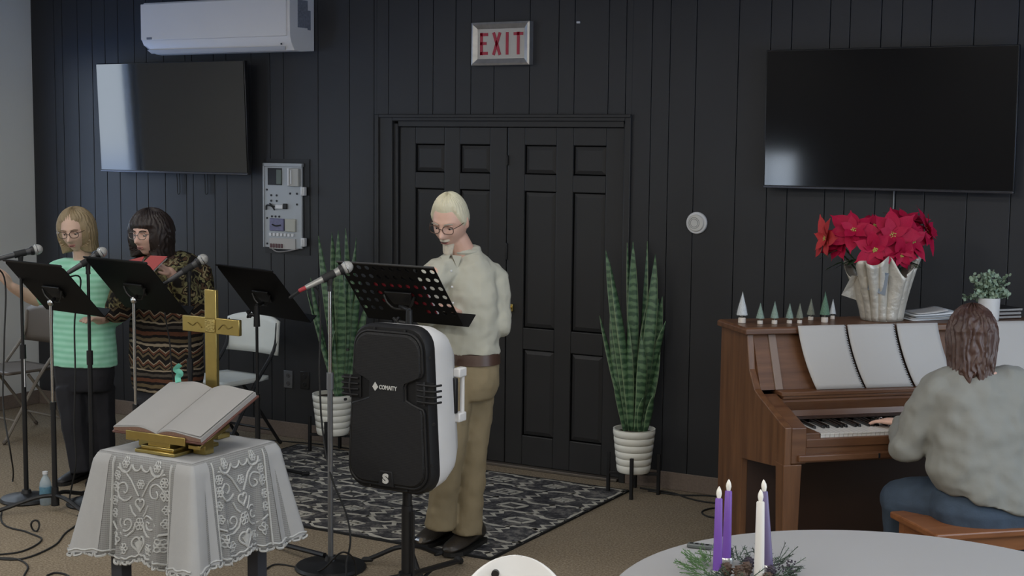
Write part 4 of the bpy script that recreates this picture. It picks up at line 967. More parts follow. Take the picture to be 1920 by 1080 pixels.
candle(1345, 1072, 1348, 934, PUR, 'front left purple taper candle in the advent wreath')
candle(1362, 1048, 1366, 920, PUR, 'purple taper candle behind the front left one in the wreath')
candle(1423, 1086, 1426, 940, M('ivory white wax', (.62, .60, .57), .45), 'white taper candle at the front right of the wreath', .0130)
candle(1441, 1062, 1433, 921, PUR2, 'greyish purple taper candle behind the white one in the wreath')
pp = at(1312, 1028, z=RZ_)
rm = empty('remote_control', (pp.x, pp.y, RZ_), 'small dark grey remote lying on the round white table left of the candles', 'remote', radians(8))
MB().box((0, 0, .007), (.075, .026, .012)).build('case', M('grey plastic', (.09, .10, .10), .4), rm, bevel=.003)
for k in range(4): MB().box((-.025+k*.016, 0, .0137), (.009, .010, .002)).build('button', BLACKM, rm)

# ================================================================== PIANO
PO = V((2.045, -1.445, 0)); PY = radians(43)
def PL(x, y, z): return PO+Rz(PY) @ V((x, y, z))
pn = empty('piano', PO, 'brown upright piano standing at an angle in front of the right wall', 'piano', PY)
OAK = wood('walnut stained wood', (.085, .036, .016), (.17, .078, .034), 2, .38)
OAKX = wood('walnut stained rail', (.085, .036, .018), (.16, .075, .036), 0, .33)
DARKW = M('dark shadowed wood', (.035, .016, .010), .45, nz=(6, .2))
PLN, LZ = 1.45, 1.15
side = [(.30, 0), (.30, LZ-.03), (0.005, LZ-.03), (-.03, .97), (-.09, .892), (-.14, .872), (-.36, .80), (-.415, .785), (-.415, .625), (-.30, .60), (.03, .56), (.03, 0)]
for x0 in (0, PLN-.032): MB().prism(side, lambda u, v, w_: V((w_, u, v)), x0, x0+.032).build('side_panel', OAK, pn, smooth=False, bevel=.004)
for x0 in (.032, PLN-.10): MB().prism([(-.10, .872), (-.36, .797), (-.412, .782), (-.412, .63), (-.10, .63)], lambda u, v, w_: V((w_, u, v)), x0, x0+.068).build('cheek', OAKX, pn, smooth=False, bevel=.004)
MB().loft([[V((x*(PLN/2+.018)+PLN/2, y, z)) for x, y in ((-1, -.022), (1, -.022), (1, .31), (-1, .31))] for z in (LZ-.03, LZ-.006)]+[[V((x*(PLN/2+.008)+PLN/2, y, LZ)) for x, y in ((-1, -.012), (1, -.012), (1, .30), (-1, .30))]]).build('lid', OAKX, pn, smooth=False, bevel=.004)
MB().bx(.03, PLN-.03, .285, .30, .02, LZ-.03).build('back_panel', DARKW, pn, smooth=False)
dsk = MB().prism([(.012, LZ-.032), (.032, LZ-.032), (-.062, .885), (-.085, .885)], lambda u, v, w_: V((w_, u, v)), .032, PLN-.032).build('music_desk', OAKX, pn, smooth=False)
for x0 in (.10, PLN-.135): MB().prism([(.004, LZ-.034), (.014, LZ-.034), (-.083, .886), (-.094, .886)], lambda u, v, w_: V((w_, u, v)), x0, x0+.035).build('desk_trim', M('pale brown trim', (.21, .15, .12), .4), pn, smooth=False, bevel=.002)
MB().bx(.10, PLN-.10, -.155, -.03, .866, .885).bx(.11, PLN-.11, -.148, -.03, .852, .867).build('desk_shelf', OAKX, pn, smooth=False, bevel=.004)
MB().loft([[V((x, y, z)) for y, z in ((-.075, .853), (-.138, .853), (-.146, .84), (-.132, .80), (-.140, .775), (-.075, .775))] for x in (.10, PLN-.10)]).build('fallboard', OAKX, pn, ang=30)
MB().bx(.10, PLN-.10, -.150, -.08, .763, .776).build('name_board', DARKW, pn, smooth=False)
MB().bx(.10, PLN-.10, -.40, .03, .63, .70).build('key_bed', OAKX, pn, smooth=False, bevel=.003)
MB().bx(.10, PLN-.10, -.408, -.385, .695, .732).build('key_slip', OAKX, pn, smooth=False, bevel=.004)
MB().bx(.06, PLN-.06, -.428, -.40, .64, .668).build('moulding', OAKX, pn, smooth=False, bevel=.006)
MB().bx(.42, .428, -.432, -.427, .645, .665).build('lock_escutcheon', CHROME, pn)
for x0 in (.10, PLN-.175): MB().bx(x0, x0+.075, -.385, -.14, .70, .752).build('key_block', OAKX, pn, smooth=False, bevel=.004)
IV = M('ivory white key', (.66, .65, .62), .25); EB = M('ebony black key', (.010, .010, .010), .25)
kx0, kx1 = .178, PLN-.178; kw = (kx1-kx0)/52
wkm = MB().bx(.0006, kw-.0006, -.38, -.145, .708, .748).bx(.0006, kw-.0006, -.383, -.376, .742, .748)
wk = None
for k in range(52):
    if wk is None: wk = wkm.build('white_key', IV, pn, smooth=False, bevel=.001); o = wk
    else: o = dup(wk, pn)
    o.location = (kx0+k*kw, 0, 0)
bk = None
for k in range(51):
    if (k+5) % 7 in (2, 6): continue       # keyboard starts on A
    if bk is None:
        bk = MB().prism([(-.145, .745), (-.285, .745), (-.278, .760), (-.145, .762)], lambda u, v, w_: V((w_, u, v)), -.0055, .0055).build('black_key', EB, pn, smooth=False, bevel=.0015); o = bk
    else: o = dup(bk, pn)
    o.location = (kx0+(k+1)*kw, 0, 0)
for x0 in (.0, PLN-.075):
    MB().loft([[V((x0+a*(.0375+q)+.0375, -.378+b_*(.036+q), z)) for a, b_ in ((-1, -1), (1, -1), (1, 1), (-1, 1))] for z, q in ((0, -.002), (.06, -.002), (.10, -.006), (.56, .002), (.628, .004))]).build('leg', OAK, pn, smooth=False, bevel=.003)
    MB().bx(x0, x0+.075, -.345, .03, .0, .05).build('toe_block', OAK, pn, smooth=False, bevel=.004)
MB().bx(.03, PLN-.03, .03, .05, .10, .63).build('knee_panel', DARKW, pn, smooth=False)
MB().bx(.03, PLN-.03, .0, .05, .0, .10).build('bottom_rail', OAKX, pn, smooth=False, bevel=.003)
for k in range(3): MB().tube([V((PLN/2-.1+k*.1, .0, .06)), V((PLN/2-.1+k*.1, -.09, .05))], [.008, .016], 8, flat=.5).build('pedal', GOLD, pn)
# sheet music on the desk
def booklet(x0, x1, label, zt=LZ+.006, bind=None):
    e = empty('music_booklet', PL(x0, -.10, .886), label, 'sheet music', PY); ww = x1-x0
    def pf(u, v, o_=0):
        y = .10-.030-.092*(1-v)**1.25-.012*sin(pi*v); z = (zt-.886)*v
        return V((u*ww+.055*(1-v)**2.2, y-o_, z))
    MB().grid(lambda u, v: pf(u, v), 12, 14).build('page', PAPER, e, solid=.004)
    if bind:
        for k in range(26): MB().tube([pf(1, k/25, .003)+V((-.006, 0, 0)), pf(1, k/25, .007)+V((0, 0, -.004)), pf(1, k/25, .003)+V((.007, 0, -.006))], .0014, 5).build('spiral_ring' , BLACKM, e)
    return e
booklet(.225, .452, 'leftmost white music booklet on the piano desk', bind=True)
booklet(.462, .690, 'middle white music booklet on the piano desk', bind=True)
booklet(.702, .905, 'third white music booklet on the piano desk, beside the pianist')
booklet(1.10, 1.40, 'white music pages at the right end of the piano desk, right of the pianist')
# bottle brush trees
def brush_tree(px, py, ptop, wpx, mat, label):
    p = at(px, py, z=LZ+.001); d0 = dep(p); sc = d0/F_PX; Ht = (py-ptop)*sc; R_ = wpx*sc*.62
    e = empty('bottle_brush_tree', p, label, 'ornament', group=None)
    bh = Ht*.17
    MB().lathe([(.0005, 0), (R_*.50, 0), (R_*.50, bh*.85), (R_*.45, bh), (.0005, bh)], n=16).build('base', M('pale wood base', (.55, .50, .45), .6), e)
    MB().cyl((0, 0, bh*.9), (0, 0, bh+Ht*.12), R_*.09, n=8).build('trunk', M('twisted wire', (.2, .18, .15), .5), e)
    mb = MB(); z0 = bh+Ht*.06; nn = 300
    mb.lathe([(.0003, z0+.002), (R_*.72, z0+.004), (R_*.5, z0+(Ht-z0)*.4), (.0006, Ht*.98)], n=14)
    for q in range(nn):
        t = (q/nn); z = z0+(Ht-z0)*t; a = q*2.39996; rr = R_*(1-t)**.82*random.uniform(.9, 1.06)+.001
        c = V((cos(a), sin(a), 0)); s = V((-sin(a), cos(a), 0))*.0016*(1.3-t); i0 = V((0, 0, z+.004))+c*rr*.45
        mb.add([i0-s, i0+s, V((0, 0, z))+c*rr+V((0, 0, random.uniform(-.002, .004)))], [(0, 1, 2)])
    mb.build('bristles', mat, e, smooth=False)
FW_ = M('white frosted bristles', (.50, .53, .55), .8, nz=(200, .3)); FG = M('frosted green bristles', (.22, .30, .26), .8, nz=(220, .55)); FD = M('green bristles', (.10, .19, .13), .8, nz=(220, .6)); FO = M('olive frosted bristles', (.20, .22, .18), .8, nz=(220, .5))
for a in ((1391, 605, 548, 23, FW_, 'tall white frosted bottle brush tree at the left end of the piano lid'), (1425, 607, 569, 17, FG, 'small frosted green tree just right of the white tree on the piano'),
          (1452, 607, 566, 17, FG, 'third bottle brush tree from the left on the piano, pale green'), (1480, 606, 570, 16, FG, 'fourth bottle brush tree from the left on the piano'),
          (1499, 606, 570, 15, FO, 'fifth bottle brush tree from the left, olive, above the first booklet'), (1520, 600, 561, 16, FO, 'small dark tree set back, left of the tall green tree'),
          (1546, 604, 548, 21, FD, 'tallest green bottle brush tree with white tip near the poinsettia'), (1561, 598, 562, 13, FW_, 'small pale tree tucked behind the tall green one')): brush_tree(*a)
# poinsettia in foil
pb = at(1653, 599, z=LZ+.001); pb = pb+V((0, 0, 0))
po = empty('poinsettia', pb, 'red poinsettia in a pale foil wrapped pot on the piano', 'potted plant', YAW)
sc = dep(pb)/F_PX
FOIL = M('champagne foil wrap', (.50, .47, .41), .42, .25, nz=(14, .2), bp=(30, .6, .012))
random.seed(11)
foil_n = 64
def foil(u, v):
    a = 2*pi*u; pl_ = abs(sin(a*6.5+.9*sin(a*3)))**.55; r0 = 37*sc; r1 = (62+9*sin(a*2+.6)+8*sin(a*5))*sc
    r = r0+(r1-r0)*v**1.3; r *= 1.06-.24*(1-pl_)*(.45+.55*v); top = (104+14*sin(a*3+1.)+10*sin(a*7))*sc
    return V((r*cos(a), r*sin(a), top*v))
MB().grid(foil, 170, 14, closed_u=True).build('foil_wrap', FOIL, po, solid=.001, ang=25)
MB().lathe([(.0005, .001), (24*sc, .001), (31*sc, 70*sc), (.0005, 70*sc)], n=24).build('pot', M('dark nursery pot', (.03, .03, .03), .6), po)
MB().lathe([(.0005, 0.0), (37*sc, 0.0), (37.5*sc, .004), (.0005, .004)], n=32).build('foil_bottom', FOIL, po)
for (x, y, z, rx, rz_, s_) in ((-58, -12, 62, .9, .4, 1.), (-20, -46, 74, .6, -.3, .9)):
    mb = MB(); mb.add([V((x*sc, y*sc, z*sc))+Rz(rz_) @ Rx(rx*.4) @ V(q)*sc*s_ for q in ((-22, 0, -16), (14, -6, -26), (20, 2, 20), (-14, -4, 26))], [(0, 1, 2, 3)]); mb.build('foil_flap', FOIL if x < -30 else M('blue grey foil back', (.28, .33, .40), .3, .4), po, smooth=False, solid=.001)
REDB = M('red poinsettia bract', (.37, .004, .038), .6, nz=(30, .25), spec=.25); REDO = M('orange red bract', (.45, .035, .04), .6, nz=(30, .2), spec=.25); GRL = M('dark green leaf', (.03, .06, .028), .5, nz=(30, .3))
def bract_mesh():
    n = 8; vs = []
    for i in range(n+1):
        t = i/n; wd = .30*sin(min(1, t*1.12)*pi)**.75*(1-.25*t)+.01; 
        for k, u in enumerate((-1, -.5, 0, .5, 1)): vs.append(V((t, u*wd, -.12*t*t+.05*abs(u)*(1-t)+.015*sin(t*9)*u)))
    return vs, [(i*5+k, i*5+k+1, i*5+k+6, i*5+k+5) for i in range(n) for k in range(4)]
BRM = {}
def bract(parent, ln, R, loc, mat, name='bract'):
    key = mat.name
    if key not in BRM:
        mb = MB(); v_, f_ = bract_mesh(); mb.add(v_, f_); o = mb.build(name, mat, parent); BRM[key] = o
    else: o = dup(BRM[key], parent); o.name = name
    o.scale = (ln, ln, ln); o.rotation_euler = R.to_euler(); o.location = loc; return o
def bloom(px, py, dd, nrm, size, mat=REDB, n=7):
    c = at(px, py, d=dep(pb)+dd); lc = Rz(-YAW) @ (c-pb)
    N_ = V(nrm).normalized(); q = N_.to_track_quat('Z', 'Y').to_matrix()
    cm = MB()
    for k in range(9): a = k*2.4; cm.ell((size*.11*sqrt(k/9)*cos(a), size*.11*sqrt(k/9)*sin(a), .004), (.0045, .0045, .006), n=8, m=5)
    o = cm.build('bloom_centre', M('yellow green flower centre', (.42, .36, .08), .5, nz=(300, .6)), po); o.location = lc; o.rotation_euler = q.to_euler()
    for ring, (m_, ln, el) in enumerate(((n, 1., .12), (5, .62, .5))):
        for k in range(m_):
            a = 2*pi*k/m_+ring*.4+random.uniform(-.18, .18)
            R = q @ Rz(a) @ Ry(-el+random.uniform(-.2, .15)) @ Rx(random.uniform(-.25, .25))
            bract(po, size*ln*random.uniform(.82, 1.08), R, lc, mat)
    MB().tube([V((0, 0, 60*sc))+V((lc.x, lc.y, 0))*.2, lc*.6+V((0, 0, 20*sc)), lc], .004, 6).build('stem', GRL, po)
bloom(1673, 441, -.10, (-.1, -1, .35), .150, n=8)
bloom(1711, 452, -.06, (.45, -1, .25), .125)
bloom(1600, 432, -.06, (-.25, -1, .75), .135, n=8)
bloom(1738, 432, .02, (.9, -.4, .35), .12)
bloom(1548, 447, .0, (-1, -.25, .1), .12, REDO, 6)
bloom(1575, 455, -.02, (-.7, -.6, .3), .11)
bloom(1640, 425, .05, (-.1, -.5, 1), .13)
bloom(1700, 415, .06, (.2, -.4, 1), .13)
bloom(1640, 468, -.13, (-.1, -1, -.1), .105)
bloom(1690, 478, -.11, (.2, -1, -.35), .10, n=6)
for px, py, a in ((1580, 492, 2.6), (1600, 488, 2.9), (1615, 484, 3.4), (1690, 486, -.3), (1702, 490, .2), (1640, 490, 4.2), (1570, 470, 3.0)):
    c = Rz(-YAW) @ (at(px, py, d=dep(pb)-.04)-pb); bract(po, .09, Rz(a) @ Ry(.35), c, GRL, 'leaf')
# small potted plant
ps_ = at(1853, 600, z=LZ+.001); sp_ = empty('small_plant', ps_, 'small white pot with pale green sprigs at the right end of the piano lid', 'potted plant', YAW); sc2 = dep(ps_)/F_PX
MB().lathe([(.0005, 0), (18.5*sc2, 0), (19*sc2, 2*sc2), (20*sc2, 42*sc2), (18*sc2, 42*sc2), (17.5*sc2, 36*sc2), (.0005, 36*sc2)], n=32).build('pot', M('matt white pot', (.62, .62, .62), .5), sp_)
PGL = M('pale grey green leaves', (.27, .36, .26), .6, nz=(60, .45)); mb = MB(); stm = MB(); rnd = random.Random(3)
for k in range(26):
    a = rnd.uniform(0, 2*pi); tx = rnd.uniform(-46, 34); h = rnd.uniform(52, 96)-abs(tx)*.35; tip = V((tx*sc2, rnd.uniform(-22, 22)*sc2, h*sc2)); b0 = V((tx*.15*sc2, rnd.uniform(-6, 6)*sc2, 34*sc2))
    P = spline([b0, b0.lerp(tip, .5)+V((0, 0, 6*sc2)), tip], 5); stm.tube(P, .0012, 4)
    for i, p_ in enumerate(P):
        for s in range(4):
            c = p_+V((rnd.uniform(-1, 1), rnd.uniform(-1, 1), rnd.uniform(-.6, 1)))*6*sc2; R = Matrix.Rotation(rnd.uniform(0, 6.28), 3, V((rnd.uniform(-1, 1), rnd.uniform(-1, 1), rnd.uniform(-1, 1))).normalized()); r = rnd.uniform(2.6, 4.6)*sc2
            mb.add([c+R @ V((r*cos(q*pi/3), r*.8*sin(q*pi/3), 0)) for q in range(6)], [(0, 1, 2, 3, 4, 5)])
stm.build('stems', GRL, sp_); tag(mb.build('leaves', PGL, sp_, smooth=False), kind='stuff')
# papers and books on the lid
p = at(1745, 601, z=LZ+.001); ps = empty('paper_stack', p, 'loose stack of white papers on the piano lid right of the poinsettia', 'paper', PY)
for k in range(6):
    w_, h_ = (.21, .20) if k < 5 else (.15, .16)
    c = V((random.uniform(-.015, .03), .09+random.uniform(-.03, .02), .0025+k*.0062)); a = random.uniform(-.3, .3)
    mb = MB().grid(lambda u, v: c+Rz(a) @ V(((u-.5)*w_, (v-.5)*h_, .004*sin(u*3+k)*sin(v*3)+.003*k*(u*u))), 8, 6); mb.build('sheet', PAPER if k % 2 else M('bluish paper', (.60, .63, .66), .8), ps, solid=.004)
p = PL(1.30, .16, LZ+.001)
hb = empty('hymn_books', p, 'small flat stack of dark books at the right end of the piano lid', 'book', PY+.1)
for k, (w_, m_) in enumerate(((.21, M('dark brown cover', (.04, .025, .02), .5)), (.20, M('grey cover', (.12, .11, .11), .5)), (.205, M('black cover', (.012, .012, .012), .5)))):
    MB().box((.004*k, 0, .008+k*.017), (w_, .15, .014)).build('book', m_, hb, bevel=.002); MB().box((.004*k+.003, -.001, .008+k*.017), (w_-.004, .1515, .009)).build('pages', PAGE, hb)
# bench
BP = V((3.0, -1.95, 0)); bn = empty('piano_bench', BP, 'orange brown wooden bench under the pianist', 'bench', PY)
BW_ = wood('orange stained wood', (.16, .058, .022), (.25, .10, .038), 0, .35)
MB().bx(0, .80, 0, .36, .452, .48).build('seat', BW_, bn, smooth=False, bevel=.007)
MB().bx(.03, .77, .03, .05, .39, .452).bx(.03, .77, .31, .33, .39, .452).bx(.03, .05, .05, .31, .39, .452).bx(.75, .77, .05, .31, .39, .452).build('apron', BW_, bn, smooth=False, bevel=.002)
for x in (.05, .75):
    for y in (.05, .31): MB().loft([[V((x+a*q, y+b_*q, z)) for a, b_ in ((-1, -1), (1, -1), (1, 1), (-1, 1))] for z, q in ((0, .015), (.39, .022), (.452, .022))]).build('leg', BW_, bn, smooth=False, bevel=.002)

# ================================================================== PEOPLE
def head_shape(d):
    x, y, z = d
    px, py, pz = .074*x, .096*y, .118*z
    if z < 0:
        t = -z; px *= 1-.25*t**1.8
        if y > 0: py *= 1-.45*t**1.2
    if y < 0: py *= .95
    if y < -.15:
        G = lambda cx, cz, sx, sz: exp(-((px-cx)/sx)**2-((pz-cz)/sz)**2)
        py -= .027*G(0, -.032, .013, .015)+.016*G(0, -.010, .010, .022)+.006*G(0, -.036, .024, .010)
        py += .013*(G(.031, .004, .015, .012)+G(-.031, .004, .015, .012))
        py -= .006*(G(.028, .026, .022, .009)+G(-.028, .026, .022, .009))
        py -= .010*G(0, -.066, .024, .014)+.013*G(0, -.100, .024, .014)
        py -= .007*(G(.044, -.030, .020, .022)+G(-.044, -.030, .020, .022))
    return V((px, py, pz))
class Person:
    def __init__(s, name, px, py, label, skin, zbase=0, d=None):
        s.B = at(px, py, z=zbase) if d is None else at(px, py, d=d)
        s.B.z = 0 if d is None else s.B.z; s.d = dep(at(px, py, z=zbase)) if d is None else d; s.skin = skin; s.mb = MB(); s.label = label; s.name = name
        s.Ri = Rz(-YAW); s.kids = []
    def J(s, px, py, dd=0.): return s.Ri @ (at(px, py, d=s.d+dd)-s.B)
    def head(s, c, yaw, pitch, roll=0, sc=1., ears=True):
        s.hc = V(c); s.hs = sc; s.HR = Rz(radians(yaw)) @ Rx(radians(pitch)) @ Ry(radians(roll))
        s.mb.ell(s.hc, None, s.HR, 72, 56, lambda d: head_shape(d)*sc)
        if ears:
            for k in (-1, 1): s.mb.ell(s.H(k*.074, .012, -.004), (.009*sc, .019*sc, .031*sc), s.HR @ Rz(k*.35), 14, 10)
    def H(s, x, y, z): return s.hc+s.HR @ (V((x, y, z))*s.hs)
    def face(s, lip=LIP, brow=None, glasses=None, eye=.010, sq=1.):
        k = []
        for sx in (-1, 1):
            mb = MB(); mb.ell(s.H(sx*.031, -.0695, .003), (.0125*s.hs,)*3, None, 14, 10); k.append((mb, 'eye', EYEW))
            mb = MB(); mb.ell(s.H(sx*.031, -.0800, -.001), (.0048*s.hs, .0030*s.hs, .0048*s.hs), s.HR, 10, 6); k.append((mb, 'iris', IRIS))
            mb = MB(); mb.ell(s.H(sx*.031, -.0705, .0068), (.0145*s.hs, .0130*s.hs, .0080*s.hs), s.HR, 14, 8); k.append((mb, 'eyelid', s.skin))
            if brow:
                mb = MB(); mb.tube(spline([s.H(sx*.014, -.094, .021), s.H(sx*.032, -.092, .027), s.H(sx*.050, -.080, .022)], 4), [.003*s.hs]*9, 6); k.append((mb, 'eyebrow', brow))
        mb = MB(); mb.ell(s.H(0, -.0825, -.0625), (.021*s.hs, .007*s.hs, .0042*s.hs), s.HR, 14, 8); mb.ell(s.H(0, -.0815, -.0715), (.019*s.hs, .0075*s.hs, .0052*s.hs), s.HR, 14, 8); k.append((mb, 'lips', lip))
        mb = MB(); mb.ell(s.H(0, -.0885, -.067), (.014*s.hs, .0035*s.hs, .0016*s.hs), s.HR, 12, 6); k.append((mb, 'mouth', M('mouth line', (.06, .02, .02), .6)))
        s.kids += k
        if glasses:
            mb = MB(); lm_ = MB()
            for sx in (-1, 1):
                pts = []
                for q in range(24):
                    a = 2*pi*q/24; ca, sa = cos(a), sin(a); pts.append(s.H(sx*.033+.0245*math.copysign(abs(ca)**sq, ca), -.103+.006*abs(sx*.033+.0245*ca)/.05, .001+.0185*math.copysign(abs(sa)**sq, sa)))
                mb.tube(pts, .0018*s.hs, 6, closed=True)
                mb.tube(spline([s.H(sx*.057, -.094, .008), s.H(sx*.074, -.05, .009), s.H(sx*.078, .012, .008)], 4), .0017*s.hs, 6)
            mb.tube(spline([s.H(-.009, -.104, .004), s.H(0, -.107, .007), s.H(.009, -.104, .004)], 4), .0017*s.hs, 6)
            s.kids.append((mb, 'glasses', glasses))
    def hair(s, mask, mat, name='hair', nu=120, nv=84, disp=None):
        mb = MB()
        mb.ell(s.hc, None, s.HR, nu, nv, lambda d: mask(d, head_shape(d))*s.hs); s.kids.append((mb, name, mat))
    def hand(s, w, f, up, Ls=.175, curl=.45, thumb=1, spread=.10):
        f = V(f).normalized(); up = V(up); up = (up-f*up.dot(f)).normalized(); sd = f.cross(up).normalized()
        mb = s.mb; w = V(w); pl_ = Ls*.50
        rings = []
        for t, a, b_ in ((-.18, .024, .021), (0, .026, .019), (.35, .037, .016), (.75, .041, .0145), (1., .039, .012)):
            rings.append([w+f*pl_*t+sd*a*cos(2*pi*k/14)+up*b_*sin(2*pi*k/14) for k in range(14)])
        mb.loft(rings)
        for i, (ln, o_) in enumerate(((.42, -.030), (.47, -.0105), (.44, .0095), (.35, .0285))):
            base = w+f*pl_*.92+sd*o_; ln *= Ls; P = [base]; an = .12+.1*i*0; dirv = f
            for sgm in (.46, .31, .23):
                dv = (f*cos(an)-up*sin(an)+sd*o_*spread*18*.1).normalized(); P.append(P[-1]+dv*ln*sgm); an += curl
            mb.limb([P[0]-f*.02]+P, [.0095, .0092, .0084, .0078, .0070], 10)
        tb = w+f*pl_*.22+sd*thumb*.024
        mb.limb([tb, tb+(f*.75+sd*thumb*.75-up*.15).normalized()*.035, tb+(f*.75+sd*thumb*.75-up*.15).normalized()*.035+(f+sd*thumb*.25-up*.25).normalized()*.032, tb+(f*.75+sd*thumb*.75).normalized()*.035+(f+sd*thumb*.1-up*.35).normalized()*.055], [.0125, .0115, .0098, .0082], 10)
    def torso(s, mb, secs, n=28):
        rings = []
        for c, rx, ry, yw, *tl_ in secs:
            R = Rz(radians(yw)); q = tl_[0] if tl_ else 0
            rings.append([V(c)+R @ V((rx*math.copysign(abs(cos(2*pi*k/n))**.85, cos(2*pi*k/n)), ry*math.copysign(abs(sin(2*pi*k/n))**.9, sin(2*pi*k/n)), -q*rx*cos(2*pi*k/n))) for k in range(n)])
        return mb.loft(rings)
    def finish(s, parts, vox=.0055):
        o = s.mb.build(s.name, s.skin, voxel=vox, relax=2, loc=s.B, rz=YAW); tag(o, s.label, 'person')
        for mb, nm, mat in s.kids: mb.build(nm, mat, o)
        for mb, nm, mat, kw in parts: mb.build(nm, mat, o, **kw)
        s.o = o; return o
def shoe(heel, toe, mat, w=.047, h=.075, sole=None):
    a, b = V(heel), V(toe); d = (b-a); Ln = d.length; d.normalize(); sd = V((-d.y, d.x, 0)).normalized(); rings = []; rs = []
    for t, ww, hh in ((0, .55, .75), (.06, .72, 1.), (.25, .80, 1.05), (.45, .86, .85), (.65, 1., .62), (.85, .92, .50), (.96, .62, .36), (1., .3, .2)):
        c = a+d*Ln*t
        rings.append([c+sd*w*ww*cos(2*pi*k/16)*(1 if sin(2*pi*k/16) < .3 else .85)+V((0, 0, max(.012, .012+h*hh*(.5+.5*sin(2*pi*k/16))))) for k in range(16)])
        rs.append([c+sd*w*ww*1.06*q for q in (-1, 1)])
    mb = MB().loft(rings); so = MB()
    poly = [r[0] for r in rs]+[r[1] for r in reversed(rs)]
    so.add([V((p.x, p.y, .0)) for p in poly]+[V((p.x, p.y, .018)) for p in poly], [tuple(range(len(poly))), tuple(reversed(range(len(poly), 2*len(poly))))]+[(i, (i+1) % len(poly), len(poly)+(i+1) % len(poly), len(poly)+i) for i in range(len(poly))])
    la = MB()
    for k in range(4):
        t = .30+.07*k; c = a+d*Ln*t; z = .012+h*(1.02-.30*(t-.25)/.4)
        la.tube([c+sd*.018+V((0, 0, z-.004)), c+V((0, 0, z+.004)), c-sd*.018+V((0, 0, z-.004))], .0028, 5)
    return mb, so, la
def add_shoe(o, heel, toe, mat, zo=0, **k):
    up, so, la = shoe(heel, toe, mat, **k)
    a = up.build('shoe', mat, o, sub=1); so.build('sole', M('black shoe sole', (.010, .009, .008), .6), a, smooth=False); la.build('laces', M('dark laces', (.02, .018, .016), .8), a)
    if zo: a.location = (0, 0, zo)
def strands(d, k=46, amp=.012, seed=0.): return 1+amp*sin(atan2(d[0], -d[1])*k+5*mnoise.noise(V(d)*3+V((seed, 0, 0))))+.6*amp*mnoise.noise(V(d)*11)
def az(d): return abs(math.degrees(atan2(d[0], -d[1])))

# ---------- standing man
SHIRT = M('pale cream white shirt cloth', (.46, .455, .385), .85, nz=(5, .04), bp=(14, .25, .01))
KHAKI = M('khaki twill', (.245, .195, .115), .85, nz=(18, .08), bp=(12, .3, .012))
WHAIR = M('white blond hair', (.66, .62, .46), .6, nz=(60, .15), bp=(120, .5, .004), stretch=(1, 1, .2))
m_ = Person('person', 856, 1034, 'white-haired bearded man in pale shirt and khaki trousers standing behind the loudspeaker', SKIN, zbase=.0105)
m_.B.z = .0105
J = m_.J
m_.head(J(845, 414, -.10), -24, 22, 3, 1.06)
m_.face(brow=M('grey brows', (.35, .32, .27), .7), glasses=M('thin brown wire', (.10, .06, .045), .3, .5), sq=.75)
def manhair(d, p):
    a = az(d); zl = .60 if a < 40 else .60-.72*sstep(a, 40, 82) if a < 82 else -.12-.35*sstep(a, 100, 150)
    mk = sstep(d[2], zl-.10, zl+.22); return p*(.95+mk*(.165-.03*sstep(a, 60, 100)+.05*max(0, d[2])))*strands(d, 38, .010*mk)
m_.hair(manhair, WHAIR)
def beard(d, p):
    a = az(d); low = 1-sstep(d[2], -.60, -.52) if a < 62 else 0
    ch = (1-sstep(d[2], -.78, -.68))*(1-sstep(a, 30, 50)); mus = exp(-((d[2]+.475)/.06)**2)*(1-sstep(a, 18, 28))
    mk = max(ch, mus*.9); q = p*(.95+mk*.13); 
    if ch > .1: q = q+V((0, -.010, -.028))*ch
    return q
m_.hair(beard, M('white beard hair', (.60, .54, .44), .7, nz=(80, .2), bp=(140, .6, .004)), 'beard')
m_.mb.limb([J(856, 448, -.06), J(872, 486, .0)], [.056, .066])
yw = -28
secs = [(J(872, 462), .064, .060, yw), (J(871, 473), .092, .072, yw), (J(870, 486), .130, .088, yw), (J(868, 506), .162, .105, yw), (J(868, 535), .176, .118, yw), (J(869, 575), .176, .125, yw), (J(873, 615), .166, .125, yw), (J(876, 642), .158, .120, yw), (J(877, 660), .160, .122, yw)]
st = MB(); m_.torso(st, secs); m_.torso(m_.mb, [(q[0], q[1]*.86, q[2]*.86, *q[3:]) for q in secs])
sl, el, wl_, = J(925, 524, .03), J(934, 608, .0), J(858, 588, -.10)
sr, er, wr_ = J(812, 518, -.12), J(800, 590, -.05), J(802, 585, -.12)
st.limb([J(900, 508), sl, el, el.lerp(wl_, .75)], [.075, .077, .068, .050]); st.limb([el, wl_], [.068, .045])
st.limb([J(835, 508, -.06), sr, er], [.075, .075, .062]); st.limb([er, wr_], [.06, .042])
m_.mb.limb([sl, el, wl_], [.06, .045, .030]); m_.mb.limb([sr, er, wr_], [.06, .045, .030])
m_.hand(wl_, (J(834, 572, -.18)-wl_), (0, 0, 1), thumb=-1); m_.hand(wr_, (J(800, 566, -.18)-wr_), (0, 0, 1), thumb=1)
col = MB(); cc = J(868, 466, -.01); col.tube([cc+V((.074*cos(t), .070*sin(t), .004*sin(t*2)-.014*(1-abs(sin(t/2+.9))))) for t in [2*pi*k/28 for k in range(28)]], .013, 8, closed=True)
for dx in (-1, 1): col.prism([(0, 0), (.05, -.005), (.028, -.065)], lambda u, v, w_: J(846, 478, -.11)+V((dx*u*.9+.004*dx, w_+.02*abs(dx*u)*8, v)), -.004, .004)
bt = MB()
for k in range(4): bt.ell(J(846+k*1.5, 508+k*30, -.135-.004*k), (.006, .004, .006), None, 8, 6)
pk = MB(); pk.grid(lambda u, v: J(893+u*36, 522+v*40, -.105+.055*u), 6, 6)
tr_m = MB()
hipc = J(884, 690, .0)
